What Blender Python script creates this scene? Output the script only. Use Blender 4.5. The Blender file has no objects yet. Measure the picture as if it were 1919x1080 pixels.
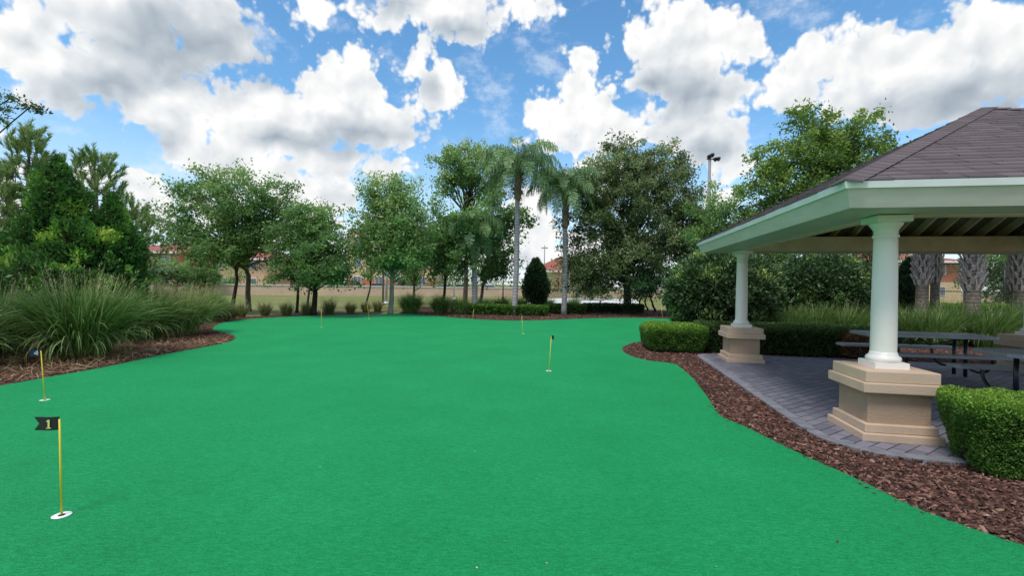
import bpy, math, random
import numpy as np
from mathutils import Vector, Matrix
random.seed(7)
R = math.radians
sc = bpy.context.scene
col = sc.collection

# ------------------------------------------------------------------ camera
F, ROLL, HOR, EYE = 850.0, 0.0155, 6.4, 1.6
cam_d = bpy.data.cameras.new("camera")
cam_d.sensor_width = 36.0
cam_d.lens = F / 1919.0 * 36.0
cam_d.clip_start = 0.05
cam_d.clip_end = 3000
cam = bpy.data.objects.new("camera", cam_d)
col.objects.link(cam)
cam.matrix_world = (Matrix.Translation((0, 0, EYE)) @ Matrix.Rotation(R(90) - math.atan(HOR / F), 4, 'X')
                    @ Matrix.Rotation(ROLL, 4, 'Z'))
sc.camera = cam

def q(px, py):                      # a photo pixel -> (x/depth, z/depth) of its sight line
    dx, dy = px - 960.0, py - 540.0
    return (dx + ROLL * dy) / F, -(dy - ROLL * dx + HOR) / F
def G(px, py, z=0.0):               # the ground point a pixel shows
    a, b = q(px, py)
    Y = (z - EYE) / b
    return Vector((a * Y, Y, z))
def D(px, py, Y):                   # the point at depth Y
    a, b = q(px, py)
    return Vector((a * Y, Y, EYE + b * Y))

# ------------------------------------------------------------------ light
SUN_EL, SUN_AZ = R(62), R(215)      # azimuth clockwise from +Y: behind the camera, a little left
sund = bpy.data.lights.new("sun", 'SUN')
sund.energy = 2.3
sund.angle = R(18)
sund.color = (1.0, 0.95, 0.87)
sun = bpy.data.objects.new("sun", sund)
col.objects.link(sun)
sv = Vector((math.sin(SUN_AZ) * math.cos(SUN_EL), math.cos(SUN_AZ) * math.cos(SUN_EL), math.sin(SUN_EL)))
sun.rotation_euler = sv.to_track_quat('Z', 'Y').to_euler()
sun.location = sv * 50
sc.view_settings.view_transform = 'Standard'
sc.view_settings.look = 'None'
sc.view_settings.gamma = 1.0
sc.view_settings.exposure = 0.25
sc.cycles.max_bounces = 6
sc.cycles.transparent_max_bounces = 8
sc.cycles.diffuse_bounces = 4

# ------------------------------------------------------------------ node helper
class NT:
    def __init__(s, tree):
        s.t = tree
    def n(s, typ, ins=None, **kw):
        nd = s.t.nodes.new(typ)
        for k, v in kw.items():
            setattr(nd, k, v)
        for k, v in (ins or {}).items():
            sk = nd.inputs[k]
            if isinstance(v, bpy.types.NodeSocket):
                s.t.links.new(v, sk)
            else:
                sk.default_value = v
        return nd
    def m(s, op, a, b=0.0, c=0.0, clamp=False):
        return s.n('ShaderNodeMath', {0: a, 1: b, 2: c}, operation=op, use_clamp=clamp).outputs[0]
    def vm(s, op, a, b=(0, 0, 0), out=0):
        return s.n('ShaderNodeVectorMath', {0: a, 1: b}, operation=op).outputs[out]
    def step(s, v, lo, hi, to=(0.0, 1.0), smooth=True):
        return s.n('ShaderNodeMapRange', {'Value': v, 'From Min': lo, 'From Max': hi, 'To Min': to[0], 'To Max': to[1]},
                   interpolation_type='SMOOTHSTEP' if smooth else 'LINEAR').outputs[0]
    def mixc(s, f, a, b):
        nd = s.n('ShaderNodeMix', data_type='RGBA')
        for i, v in ((0, f), (6, a), (7, b)):
            if isinstance(v, bpy.types.NodeSocket):
                s.t.links.new(v, nd.inputs[i])
            else:
                nd.inputs[i].default_value = v
        return nd.outputs[2]
    def noise(s, vec, scale, detail=4.0, rough=0.5):
        return s.n('ShaderNodeTexNoise', {'Vector': vec, 'Scale': scale, 'Detail': detail, 'Roughness': rough}).outputs[0]
    def ramp(s, f, stops):
        nd = s.n('ShaderNodeValToRGB', {0: f})
        e = nd.color_ramp.elements
        while len(e) < len(stops):
            e.new(0.5)
        for i, (p, c) in enumerate(stops):
            e[i].position = p
            e[i].color = (*c, 1.0)
        return nd.outputs[0]

# ------------------------------------------------------------------ sky: physical blue with cumulus laid out by azimuth and elevation
world = bpy.data.worlds.new("World")
sc.world = world
world.use_nodes = True
wt = world.node_tree
wt.nodes.clear()
# (px, py, rx, ry) of each cloud mass in the photograph
CLOUDS = [
    (250, 20, 265, 90), (380, 90, 120, 60), (60, 85, 130, 80), (150, 150, 150, 75), (285, 205, 110, 42), (60, 180, 60, 30),
    (650, 150, 78, 76), (620, 200, 135, 68), (700, 240, 122, 50), (490, 195, 110, 48), (560, 250, 160, 44), (420, 205, 90, 50),
    (350, 275, 70, 44), (450, 300, 110, 50), (520, 330, 80, 42), (620, 370, 65, 38), (590, 292, 70, 26), (720, 318, 60, 32),
    (815, 165, 52, 60), (765, 135, 34, 28), (525, 97, 40, 17), (585, 18, 55, 38),
    (800, 78, 26, 26), (820, 18, 190, 50), (880, 60, 55, 42), (990, 12, 75, 34),
    (1085, 115, 52, 34), (1015, 215, 42, 55), (1090, 210, 85, 70), (1150, 245, 70, 48), (1040, 255, 90, 34),
    (1285, 60, 130, 80), (1220, 85, 75, 60), (1390, 70, 62, 50), (1290, 140, 130, 70), (1330, 185, 90, 46),
    (1320, 262, 88, 58), (1240, 250, 50, 34), (1360, 300, 60, 40),
    (1500, 120, 68, 70), (1480, 180, 80, 42), (1615, 95, 75, 60), (1690, 120, 110, 62), (1840, 60, 110, 80), (1900, 110, 110, 110),
    (1760, 190, 200, 55), (1570, 190, 50, 60), (1660, 205, 110, 40), (1775, 20, 50, 14),
    (150, 330, 70, 40), (290, 400, 80, 36), (20, 400, 60, 90), (990, 420, 60, 90), (1350, 380, 40, 40), (900, 470, 500, 34),
    (350, 228, 85, 45), (440, 258, 110, 42), (615, 315, 85, 36), (1275, 215, 80, 48), (1590, 130, 60, 50), (240, 130, 170, 60), (1740, 110, 90, 60), (1655, 60, 40, 30), (15, 60, 90, 60),
    (560, 400, 90, 46), (400, 385, 70, 40), (260, 340, 60, 40), (700, 430, 60, 40), (1130, 330, 80, 50), (2080, 60, 130, 110), (2120, 200, 150, 60), (-150, 60, 160, 120), (-120, 260, 120, 60)]
DARKS = [(345, 85, 185, 90), (480, 110, 70, 70), (170, 175, 120, 38), (300, 250, 60, 24), (650, 262, 150, 26), (540, 262, 90, 22), (1290, 168, 95, 34), (1240, 160, 60, 24),
         (1830, 195, 150, 46), (1700, 215, 90, 28), (60, 65, 60, 20), (800, 170, 26, 22), (860, 55, 60, 26), (1330, 290, 60, 20), (740, 10, 60, 30)]
def cloud_field(px, py):
    dn = np.full(px.shape, -3.0)
    for cx, cy, rx, ry in CLOUDS:
        o = 1 - np.sqrt(((px - cx) / rx) ** 2 + ((py - cy) / ry) ** 2)
        k = 0.18
        h = np.clip(0.5 + 0.5 * (o - dn) / k, 0, 1)
        dn = dn * (1 - h) + o * h + k * h * (1 - h)
    return np.clip(dn, -1, 1)
def dark_field(px, py):
    dn = np.zeros(px.shape)
    for cx, cy, rx, ry in DARKS:
        o = np.sqrt(((px - cx) / rx) ** 2 + ((py - cy) / ry) ** 2)
        dn = np.maximum(dn, np.clip((1.3 - o) / 1.0, 0, 1))
    return dn
AZM, ELM, NAZ, NEL = 1.0, 0.64, 80, 20
azs = np.linspace(-AZM, AZM, NAZ)
els = np.linspace(0.0, ELM, NEL)
AA, EE = np.meshgrid(azs, els)
qa, qb = np.tan(AA), np.tan(EE) / np.cos(AA)
pxg, pyg = 960 + F * qa, 540 - F * qb - HOR + ROLL * F * qa
CF = cloud_field(pxg, pyg)
DF = dark_field(pxg, pyg)
UF = np.clip((cloud_field(pxg, pyg - 62) - 0.1) / 0.8, 0, 1)
SF_ = np.clip(0.54 * DF + 0.14 * UF, 0, 1)

w = NT(wt)
tc = w.n('ShaderNodeTexCoord')
sp = w.n('ShaderNodeSeparateXYZ', {0: tc.outputs['Generated']})
hyp = w.m('SQRT', w.m('ADD', w.m('MULTIPLY', sp.outputs[0], sp.outputs[0]), w.m('MULTIPLY', sp.outputs[1], sp.outputs[1])))
AZ = w.m('ARCTAN2', sp.outputs[0], sp.outputs[1])
EL = w.m('ARCTAN2', sp.outputs[2], hyp)
PV = w.n('ShaderNodeCombineXYZ', {0: AZ, 1: EL, 2: 0.0}).outputs[0]
def tex2(vec, scale, detail, rough, out=0):
    return w.n('ShaderNodeTexNoise', {'Vector': vec, 'Scale': scale, 'Detail': detail, 'Roughness': rough}, noise_dimensions='2D').outputs[out]
warp = w.vm('MULTIPLY', w.vm('SUBTRACT', tex2(PV, 11.0, 3.0, 0.55, 1), (0.5, 0.5, 0.5)), (0.042, 0.036, 0.0))
PW = w.vm('ADD', PV, warp)
spw = w.n('ShaderNodeSeparateXYZ', {0: PW})
xn = w.m('MULTIPLY_ADD', spw.outputs[0], 0.5 / AZM, 0.5)
yn = w.m('MULTIPLY', spw.outputs[1], (NEL - 1) / ELM)
tot = None
for i in range(NEL):
    rc_ = wt.nodes.new('ShaderNodeRGBCurve')
    for ch, row in ((0, CF[i] * 0.5 + 0.5), (1, SF_[i])):
        cv_ = rc_.mapping.curves[ch]
        cv_.points[0].location = (0, float(row[0])); cv_.points[1].location = (1, float(row[-1]))
        for j in range(1, NAZ - 1):
            cv_.points.new(j / (NAZ - 1), float(row[j]))
    rc_.mapping.update()
    wt.links.new(xn, rc_.inputs[1])
    wi = w.m('SUBTRACT', 1.0, w.m('ABSOLUTE', w.m('SUBTRACT', yn, float(i))), clamp=True)
    if i == NEL - 1:
        wi = w.m('SUBTRACT', 1.0, w.m('SUBTRACT', float(i), yn), clamp=True)
    tot = w.n('ShaderNodeVectorMath', {0: rc_.outputs[0], 1: wi, 2: tot if tot is not None else (0, 0, 0)}, operation='MULTIPLY_ADD').outputs[0]
sr = w.n('ShaderNodeSeparateXYZ', {0: tot})
cov = w.m('MULTIPLY_ADD', sr.outputs[0], 2.0, -1.0)
outside = w.m('MAXIMUM', w.step(w.m('ABSOLUTE', AZ), 0.90, 0.99), w.step(EL, 0.56, 0.63))
gen = w.step(tex2(PV, 2.6, 3.0, 0.5), 0.40, 0.62, (-0.5, 1.0), smooth=False)
cov = w.n('ShaderNodeMix', {0: outside, 2: cov, 3: gen}).outputs[0]
def billow(vec):
    v_ = w.n('ShaderNodeTexVoronoi', {'Vector': vec, 'Scale': 22.0, 'Detail': 2.5, 'Roughness': 0.6, 'Lacunarity': 2.1, 'Smoothness': 0.6},
             feature='SMOOTH_F1', voronoi_dimensions='2D').outputs[0]
    return w.m('MULTIPLY_ADD', tex2(vec, 15.0, 7.0, 0.54), 0.62, w.m('MULTIPLY_ADD', v_, -0.85, 0.0))
b0 = billow(w.vm('ADD', PV, w.vm('MULTIPLY', warp, (0.6, 0.6, 0))))
d0 = w.m('ADD', w.m('MULTIPLY_ADD', cov, 1.5, 0.27), b0)
alpha = w.step(d0, -0.08, 0.34)
def soft(vec):
    v_ = w.n('ShaderNodeTexVoronoi', {'Vector': vec, 'Scale': 13.0, 'Detail': 1.6, 'Roughness': 0.5, 'Lacunarity': 2.3, 'Smoothness': 0.9},
             feature='SMOOTH_F1', voronoi_dimensions='2D').outputs[0]
    return w.m('MULTIPLY_ADD', tex2(vec, 13.0, 4.0, 0.5), 0.8, w.m('MULTIPLY', v_, -0.8))
PQ = w.vm('ADD', PV, w.vm('MULTIPLY', warp, (0.8, 0.8, 0)))
relief = w.m('MULTIPLY', w.m('SUBTRACT', soft(PQ), soft(w.vm('ADD', PQ, (-0.010, 0.018, 0)))), 0.42)
lowf = w.step(tex2(PV, 5.0, 3.0, 0.5), 0.35, 0.7, (0.04, -0.07))
shade = w.m('SUBTRACT', 0.97, sr.outputs[1])
shade = w.m('SUBTRACT', shade, w.m('MULTIPLY', outside, 0.15))
edge = w.step(d0, 0.05, 0.5, (0.10, 0.0))
shade = w.m('ADD', w.m('ADD', w.m('ADD', shade, lowf), relief), edge, clamp=True)
ccol = w.ramp(shade, [(0.0, (0.22, 0.27, 0.33)), (0.35, (0.38, 0.44, 0.50)), (0.7, (0.62, 0.66, 0.70)), (1.0, (0.90, 0.90, 0.89))])
sky = w.n('ShaderNodeTexSky', sky_type='NISHITA', sun_disc=False, sun_elevation=SUN_EL, sun_rotation=SUN_AZ,
          altitude=0.0, air_density=1.0, dust_density=0.4, ozone_density=1.5)
skyc = w.n('ShaderNodeVectorMath', {0: sky.outputs[0], 'Scale': 0.15}, operation='SCALE').outputs[0]
skyc = w.n('ShaderNodeHueSaturation', {'Color': skyc, 'Hue': 0.492, 'Saturation': 1.22, 'Value': 1.24}).outputs[0]
hazef = w.step(EL, 0.34, -0.02, (0.0, 0.75))
skyh = w.mixc(hazef, skyc, (0.62, 0.74, 0.88, 1))
wisp = w.step(tex2(w.vm('MULTIPLY', PV, (1, 1.6, 1)), 8.0, 5.0, 0.65), 0.50, 0.80, (0.0, 0.5))
skyh = w.mixc(wisp, skyh, (0.8, 0.85, 0.92, 1))
fin = w.mixc(alpha, skyh, ccol)
bg = w.n('ShaderNodeBackground', {0: fin, 1: 0.95})
wo = w.n('ShaderNodeOutputWorld', {0: bg.outputs[0]})
world.cycles.sampling_method = 'MANUAL'
world.cycles.sample_map_resolution = 256

# ------------------------------------------------------------------ materials
MATS = {}
def mat(name, base, rough=0.6, fn=None, spec=0.5, metal=0.0):
    if name in MATS:
        return MATS[name]
    m = bpy.data.materials.new(name)
    m.use_nodes = True
    t = m.node_tree
    t.nodes.clear()
    n = NT(t)
    b = n.n('ShaderNodeBsdfPrincipled', {'Base Color': (*base, 1), 'Roughness': rough, 'Metallic': metal, 'Specular IOR Level': spec})
    o = n.n('ShaderNodeOutputMaterial', {0: b.outputs[0]})
    if fn:
        fn(n, b, o)
    MATS[name] = m
    return m
def bump(n, b, h, strength=0.4, dist=0.02):
    bp = n.n('ShaderNodeBump', {'Strength': strength, 'Distance': dist, 'Height': h})
    n.t.links.new(bp.outputs[0], b.inputs['Normal'])
def paint(name, base, rough=0.5, var=0.12, bumpy=0.0, scale=3.0):
    def fn(n, b, o):
        c = n.n('ShaderNodeTexCoord').outputs['Object']
        f = n.noise(c, scale, 6.0, 0.6)
        lo = tuple(x * (1 - var) for x in base)
        hi = tuple(min(1, x * (1 + var)) for x in base)
        n.t.links.new(n.ramp(f, [(0.3, lo), (0.7, hi)]), b.inputs['Base Color'])
        if bumpy:
            bump(n, b, n.noise(c, 60.0, 4.0, 0.6), bumpy, 0.01)
    return mat(name, base, rough, fn)
def foliage(name, stops, trans=0.42, rough=0.5, tip=None):
    gain = 1.85 if name.startswith('grass') else LEAF_GAIN
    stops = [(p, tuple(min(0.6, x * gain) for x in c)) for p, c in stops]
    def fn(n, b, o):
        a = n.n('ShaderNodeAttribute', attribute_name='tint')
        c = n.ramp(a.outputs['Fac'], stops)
        if tip:
            tn = n.n('ShaderNodeAttribute', attribute_name='tip')
            c = n.mixc(tn.outputs['Fac'], c, (*tip, 1))
        n.t.links.new(c, b.inputs['Base Color'])
        tr = n.n('ShaderNodeBsdfTranslucent', {0: c})
        mx = n.n('ShaderNodeMixShader', {0: trans, 1: b.outputs[0], 2: tr.outputs[0]})
        n.t.links.new(mx.outputs[0], o.inputs[0])
    return mat(name, stops[0][1], rough, fn, spec=0.25)
LEAF_GAIN = 3.0
def bark(name, lo, hi, scale=6.0, rings=0.0):
    def fn(n, b, o):
        c = n.n('ShaderNodeTexCoord').outputs['Object']
        v = n.vm('MULTIPLY', c, (1, 1, 0.3 if not rings else 1))
        f = n.noise(v, scale, 6.0, 0.65)
        cc = n.ramp(f, [(0.3, lo), (0.72, hi)])
        h = f
        if rings:
            z = n.n('ShaderNodeSeparateXYZ', {0: c}).outputs[2]
            wv = n.m('SINE', n.m('MULTIPLY', n.m('ADD', z, n.m('MULTIPLY', f, 0.04)), rings))
            k = n.step(wv, 0.6, 1.0)
            cc = n.mixc(n.m('MULTIPLY', k, 0.45), cc, (*[x * 0.35 for x in lo], 1))
            h = n.m('SUBTRACT', f, k)
        n.t.links.new(cc, b.inputs['Base Color'])
        bump(n, b, h, 0.7, 0.03)
    return mat(name, lo, 0.85, fn, spec=0.2)

# ------------------------------------------------------------------ mesh helpers
def tag(o, label=None, cat=None, group=None, kind=None):
    if label: o['label'] = label
    if cat: o['category'] = cat
    if group: o['group'] = group
    if kind: o['kind'] = kind
    return o
def empty(name, loc, label, cat, group=None, rz=0.0):
    o = bpy.data.objects.new(name, None)
    o.empty_display_size = 0.2
    o.location = loc
    o.rotation_euler = (0, 0, rz)
    col.objects.link(o)
    return tag(o, label, cat, group)
def copy_tree(o, parent=None):
    c = o.copy()
    col.objects.link(c)
    c.parent = parent
    for ch in [x for x in col.objects if x.parent == o]:
        copy_tree(ch, c)
    return c
def np_mesh(name, V, Fq, mt, parent=None, smooth=False, attrs=None):
    """V (n,3); Fq (m,k) index array of equal-sided faces"""
    me = bpy.data.meshes.new(name)
    V = np.ascontiguousarray(V, dtype=np.float32)
    Fq = np.ascontiguousarray(Fq, dtype=np.int32)
    m, k = Fq.shape
    me.vertices.add(len(V))
    me.vertices.foreach_set('co', V.ravel())
    me.loops.add(m * k)
    me.loops.foreach_set('vertex_index', Fq.ravel())
    me.polygons.add(m)
    me.polygons.foreach_set('loop_start', np.arange(0, m * k, k, dtype=np.int32))
    if smooth:
        me.polygons.foreach_set('use_smooth', np.ones(m, dtype=bool))
    for an, av in (attrs or {}).items():
        a = me.attributes.new(an, 'FLOAT', 'POINT')
        a.data.foreach_set('value', np.ascontiguousarray(av, dtype=np.float32))
    me.update(calc_edges=True)
    me.materials.append(mt)
    o = bpy.data.objects.new(name, me)
    col.objects.link(o)
    if parent:
        o.parent = parent
    return o

class MB:
    def __init__(s):
        s.v, s.f, s.sm = [], [], []
    def add(s, vs, fs, smooth=False):
        o = len(s.v)
        s.v += [tuple(x) for x in vs]
        s.f += [tuple(i + o for i in f) for f in fs]
        s.sm += [smooth] * len(fs)
        return s
    def box(s, x0, x1, y0, y1, z0, z1):
        return s.hexa([(x0, y0, z0), (x1, y0, z0), (x1, y1, z0), (x0, y1, z0), (x0, y0, z1), (x1, y0, z1), (x1, y1, z1), (x0, y1, z1)])
    def hexa(s, p):
        return s.add(p, [(0, 3, 2, 1), (4, 5, 6, 7), (0, 1, 5, 4), (1, 2, 6, 5), (2, 3, 7, 6), (3, 0, 4, 7)])
    def beam(s, a, b, wd, ht, up=(0, 0, 1)):
        a, b = Vector(a), Vector(b)
        t = (b - a).normalized()
        r = t.cross(Vector(up)).normalized() * wd / 2
        u = r.cross(t).normalized() * ht / 2
        return s.hexa([a - r - u, a + r - u, b + r - u, b - r - u, a - r + u, a + r + u, b + r + u, b - r + u])
    def tube(s, pts, rad, n=8, cap=True):
        pts = [Vector(p) for p in pts]
        if not hasattr(rad, '__len__'):
            rad = [rad] * len(pts)
        vs, fs = [], []
        ref = Vector((0.31, 0.95, 0.05))
        for i, p in enumerate(pts):
            t = (pts[min(i + 1, len(pts) - 1)] - pts[max(i - 1, 0)]).normalized()
            a = t.cross(ref)
            if a.length < 0.05:
                a = t.cross(Vector((1, 0, 0)))
            a.normalize()
            b = t.cross(a)
            for k in range(n):
                th = 2 * math.pi * k / n
                vs.append(p + (a * math.cos(th) + b * math.sin(th)) * rad[i])
        for i in range(len(pts) - 1):
            for k in range(n):
                k2 = (k + 1) % n
                fs.append((i * n + k, i * n + k2, (i + 1) * n + k2, (i + 1) * n + k))
        if cap:
            fs.append(tuple(range(n))[::-1])
            fs.append(tuple((len(pts) - 1) * n + k for k in range(n)))
        return s.add(vs, fs, True)
    def lathe(s, prof, n=32, c=(0, 0), smooth=True):
        vs, fs = [], []
        for r, z in prof:
            for k in range(n):
                th = 2 * math.pi * k / n
                vs.append((c[0] + r * math.cos(th), c[1] + r * math.sin(th), z))
        for i in range(len(prof) - 1):
            for k in range(n):
                k2 = (k + 1) % n
                fs.append((i * n + k, i * n + k2, (i + 1) * n + k2, (i + 1) * n + k))
        fs.append(tuple(range(n))[::-1])
        fs.append(tuple((len(prof) - 1) * n + k for k in range(n)))
        return s.add(vs, fs, smooth)
    def build(s, name, mt, parent=None, bevel=0.0, seg=2, loc=None):
        me = bpy.data.meshes.new(name)
        me.from_pydata(s.v, [], s.f)
        me.polygons.foreach_set('use_smooth', s.sm)
        me.update()
        me.materials.append(mt)
        o = bpy.data.objects.new(name, me)
        col.objects.link(o)
        if parent:
            o.parent = parent
        if loc is not None:
            o.location = loc
        if bevel:
            b = o.modifiers.new('bevel', 'BEVEL')
            b.width = bevel
            b.segments = seg
            b.limit_method = 'ANGLE'
        return o

def poly_sheet(name, pts, z, mt, thick=0.0):
    from mathutils.geometry import tessellate_polygon
    vs = [Vector((p[0], p[1], z)) for p in pts]
    tri = tessellate_polygon([vs])
    n = len(vs)
    allv = list(vs)
    fs = []
    for t in tri:
        a, b, c = (vs[i] for i in t)
        fs.append(t if (b - a).cross(c - a).z > 0 else t[::-1])
    if thick:
        allv += [v - Vector((0, 0, thick)) for v in vs]
        area = sum(vs[i].x * vs[(i + 1) % n].y - vs[(i + 1) % n].x * vs[i].y for i in range(n))
        for i in range(n):
            j = (i + 1) % n
            fs.append((i, n + i, n + j, j) if area > 0 else (j, n + j, n + i, i))
    return MB().add(allv, fs).build(name, mt)
def spline(pts, k=6):
    out = []
    n = len(pts)
    for i in range(n - 1):
        p0, p1, p2, p3 = pts[max(i - 1, 0)], pts[i], pts[i + 1], pts[min(i + 2, n - 1)]
        for j in range(k):
            t = j / k
            out.append(0.5 * ((2 * p1) + (p2 - p0) * t + (2 * p0 - 5 * p1 + 4 * p2 - p3) * t * t + (3 * p1 - p0 - 3 * p2 + p3) * t ** 3))
    out.append(pts[-1])
    return out
def in_poly(P, poly):
    x, y = P[:, 0], P[:, 1]
    r = np.zeros(len(P), bool)
    n = len(poly)
    for i in range(n):
        x1, y1 = poly[i][0], poly[i][1]
        x2, y2 = poly[(i + 1) % n][0], poly[(i + 1) % n][1]
        c = ((y1 > y) != (y2 > y))
        with np.errstate(divide='ignore', invalid='ignore'):
            xi = (x2 - x1) * (y - y1) / (y2 - y1 + 1e-12) + x1
        r ^= c & (x < xi)
    return r

# ------------------------------------------------------------------ foliage helpers
rng = np.random.default_rng(11)
def unit(a):
    return a / (np.linalg.norm(a, axis=1, keepdims=True) + 1e-9)
def leaf_quads(P, size, tint, aspect=0.5, up=0.35, dirs=None, dirw=0.0):
    """diamond leaves at P"""
    n = len(P)
    t = rng.normal(size=(n, 3))
    if dirs is not None:
        t = t * (1 - dirw) + dirs * dirw * 2
    t = unit(t)
    nr = rng.normal(size=(n, 3))
    nr[:, 2] = np.abs(nr[:, 2]) + up
    s = unit(np.cross(t, nr))
    L = (size * rng.uniform(0.5, 1.6, n))[:, None] * 0.5
    W = L * aspect
    V = np.empty((n, 4, 3))
    fold = unit(np.cross(s, t)) * L * 0.18
    V[:, 0] = P - t * L
    V[:, 1] = P + s * W - t * L * 0.1 + fold
    V[:, 2] = P + t * L
    V[:, 3] = P - s * W - t * L * 0.1 + fold
    Fq = np.arange(n * 4).reshape(n, 4)
    return V.reshape(-1, 3), Fq, np.repeat(tint, 4)
def leaves_obj(name, parent, P, size, tint, mt, aspect=0.5, up=0.35, origin=None, dirs=None, dirw=0.0):
    P = np.asarray(P)
    if origin is not None:
        P = P - np.array(origin)
    V, Fq, T = leaf_quads(P, size, np.clip(tint, 0, 1), aspect, up, dirs, dirw)
    return np_mesh(name, V, Fq, mt, parent, attrs={'tint': T})
def clusters_in(ells, n_total, shell=2.4, rough=0.14):
    """ells: list of (center Vector, (rx,ry,rz)); cluster centres spread towards each ellipsoid's shell, none deep in another"""
    vols = np.array([(e[1][0] * e[1][1] * e[1][2]) ** (2 / 3) for e in ells])
    cnt = np.maximum(3, (vols / vols.sum() * n_total)).astype(int)
    C, O = [], []
    for (c, r), k in zip(ells, cnt):
        dd = unit(rng.normal(size=(k, 3)))
        rad = rng.uniform(0, 1, k) ** (1 / shell) * (1 + rng.normal(0, rough, k))
        spray = rng.uniform(0, 1, k) < 0.10
        rad = np.where(spray, rng.uniform(1.05, 1.32, k), rad)
        C.append(np.array(c) + dd * np.array(r) * rad[:, None])
        O.append(dd)
    C, O = np.concatenate(C), np.concatenate(O)
    # open gaps between the leaf masses
    rm = float(np.mean([min(e[1]) for e in ells]))
    fq = 3.4 / max(0.5, rm)
    ph = rng.uniform(0, 6, 6)
    hole = np.sin(C[:, 0] * fq + ph[0] + 1.3 * np.sin(C[:, 2] * fq * .7 + ph[4])) * np.sin(C[:, 2] * fq * 1.15 + ph[1] + np.sin(C[:, 1] * fq + ph[5])) + 0.6 * np.sin(C[:, 1] * fq + ph[2]) * np.sin(C[:, 0] * fq * 1.9 + ph[3])
    keep = hole > -0.42
    return C[keep], O[keep]
def crown_points(C, O, per, rc, flat=0.75, top_tint=0.25, drop=0.0, zr=None):
    n = len(C)
    k = np.maximum(4, rng.poisson(per * 1.35, n))
    idx = np.repeat(np.arange(n), k)
    rcs = rng.uniform(0.6, 1.4, n) * rc
    off = np.clip(rng.normal(size=(len(idx), 3)), -1.7, 1.7) * rcs[idx][:, None] * 0.46
    off[:, 2] *= flat
    off += O[idx] * np.abs(rng.normal(size=len(idx)))[:, None] * rc * 0.3
    P = C[idx] + off
    P[:, 2] -= drop * np.linalg.norm(off[:, :2], axis=1)
    ct = rng.uniform(0, 1, n)
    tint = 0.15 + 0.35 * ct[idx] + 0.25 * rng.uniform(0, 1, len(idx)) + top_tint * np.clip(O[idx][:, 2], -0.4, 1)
    return P, tint
def limb(mb, a, b, r0, r1, n=5, sag=0.12, sides=6):
    a, b = Vector(a), Vector(b)
    L = (b - a).length
    pts, rr = [], []
    for i in range(n + 1):
        t = i / n
        p = a.lerp(b, t)
        p.z += sag * L * math.sin(math.pi * t) * 0.6
        j = L * 0.03 * (0 if i in (0, n) else 1)
        p += Vector((random.uniform(-j, j), random.uniform(-j, j), random.uniform(-j, j)))
        pts.append(p)
        rr.append(r0 + (r1 - r0) * t)
    mb.tube(pts, rr, sides, cap=False)
def px_ells(Y, lst, dep=0.85):
    out = []
    for e in lst:
        px, py, rx, ry = e[:4]
        dy = e[4] if len(e) > 4 else 0.0
        yy = Y + dy
        out.append((D(px, py, yy), (rx / F * yy, rx / F * yy * dep, ry / F * yy)))
    return out
BARK = bark('bark_grey', (0.075, 0.062, 0.05), (0.20, 0.17, 0.14), 9)
BARKD = bark('bark_dark', (0.028, 0.022, 0.018), (0.085, 0.068, 0.055), 9)
BARKL = bark('bark_pale', (0.20, 0.18, 0.16), (0.42, 0.40, 0.37), 7)
def tree(name, label, cat, base, ells, mt, nclus, per, rc, size, trunk_r, forks=None, bmat=None, nlimb=50, aspect=0.5,
         group=None, shell=2.4, flat=0.75, top_tint=0.25, fork_h=0.35, trunks=None, drop=0.0, up=0.35, rough=0.2, lean=None, limbf=1.0):
    base = Vector(base)
    e = empty(name, base, label, cat, group)
    C, O = clusters_in(ells, nclus, shell, rough)
    lowz = base.z + 0.25 * (min(c.z for c, r in ells) - base.z)
    keep = C[:, 2] > lowz
    C, O = C[keep], O[keep]
    P, tint = crown_points(C, O, per, rc, flat, top_tint, drop)
    ctr = sum((c for c, r in ells), Vector()) / len(ells)
    topz = max(c.z + r[2] * 0.5 for c, r in ells)
    fz = base.z + (ctr.z - base.z) * fork_h
    mb = MB()
    roots = trunks or [(base, trunk_r)]
    axes = []
    for b0_, tr in roots:
        b0_ = Vector(b0_)
        fk = Vector((b0_.x + (ctr.x - b0_.x) * 0.10 + (lean or 0), b0_.y, fz))
        mid = b0_.lerp(fk, 0.5) + Vector((random.uniform(-.04, .04), 0, 0))
        tp = Vector((ctr.x, ctr.y, topz))
        m2 = fk.lerp(tp, 0.4) + Vector((random.uniform(-.2, .2), random.uniform(-.2, .2), 0))
        mb.tube([b0_ - base + Vector((0, 0, -.05)), b0_ - base + Vector((0, 0, 0.18)), mid - base, fk - base, m2 - base, tp - base],
                [tr * 1.45, tr * 1.08, tr * 0.95, tr * 0.85, tr * 0.5, tr * 0.12], 10)
        axes.append((fk, m2, tp, tr))
    sel = rng.permutation(len(C))[:nlimb]
    for i in sel:
        fk, m2, tp, tr = axes[i % len(axes)]
        c = Vector(C[i])
        h = max(0.0, min(1.0, (c.z - fk.z) / max(0.5, tp.z - fk.z)))
        s0 = h * random.uniform(0.2, 0.65)
        st = fk.lerp(m2, s0 / 0.4) if s0 < 0.4 else m2.lerp(tp, (s0 - 0.4) / 0.6)
        limb(mb, st - base, c - base, tr * limbf * (0.42 - 0.3 * s0), 0.008, 5, 0.10, 5)
    mb.build('trunk', bmat or BARK, e)
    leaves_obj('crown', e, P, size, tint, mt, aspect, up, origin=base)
    return e

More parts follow.
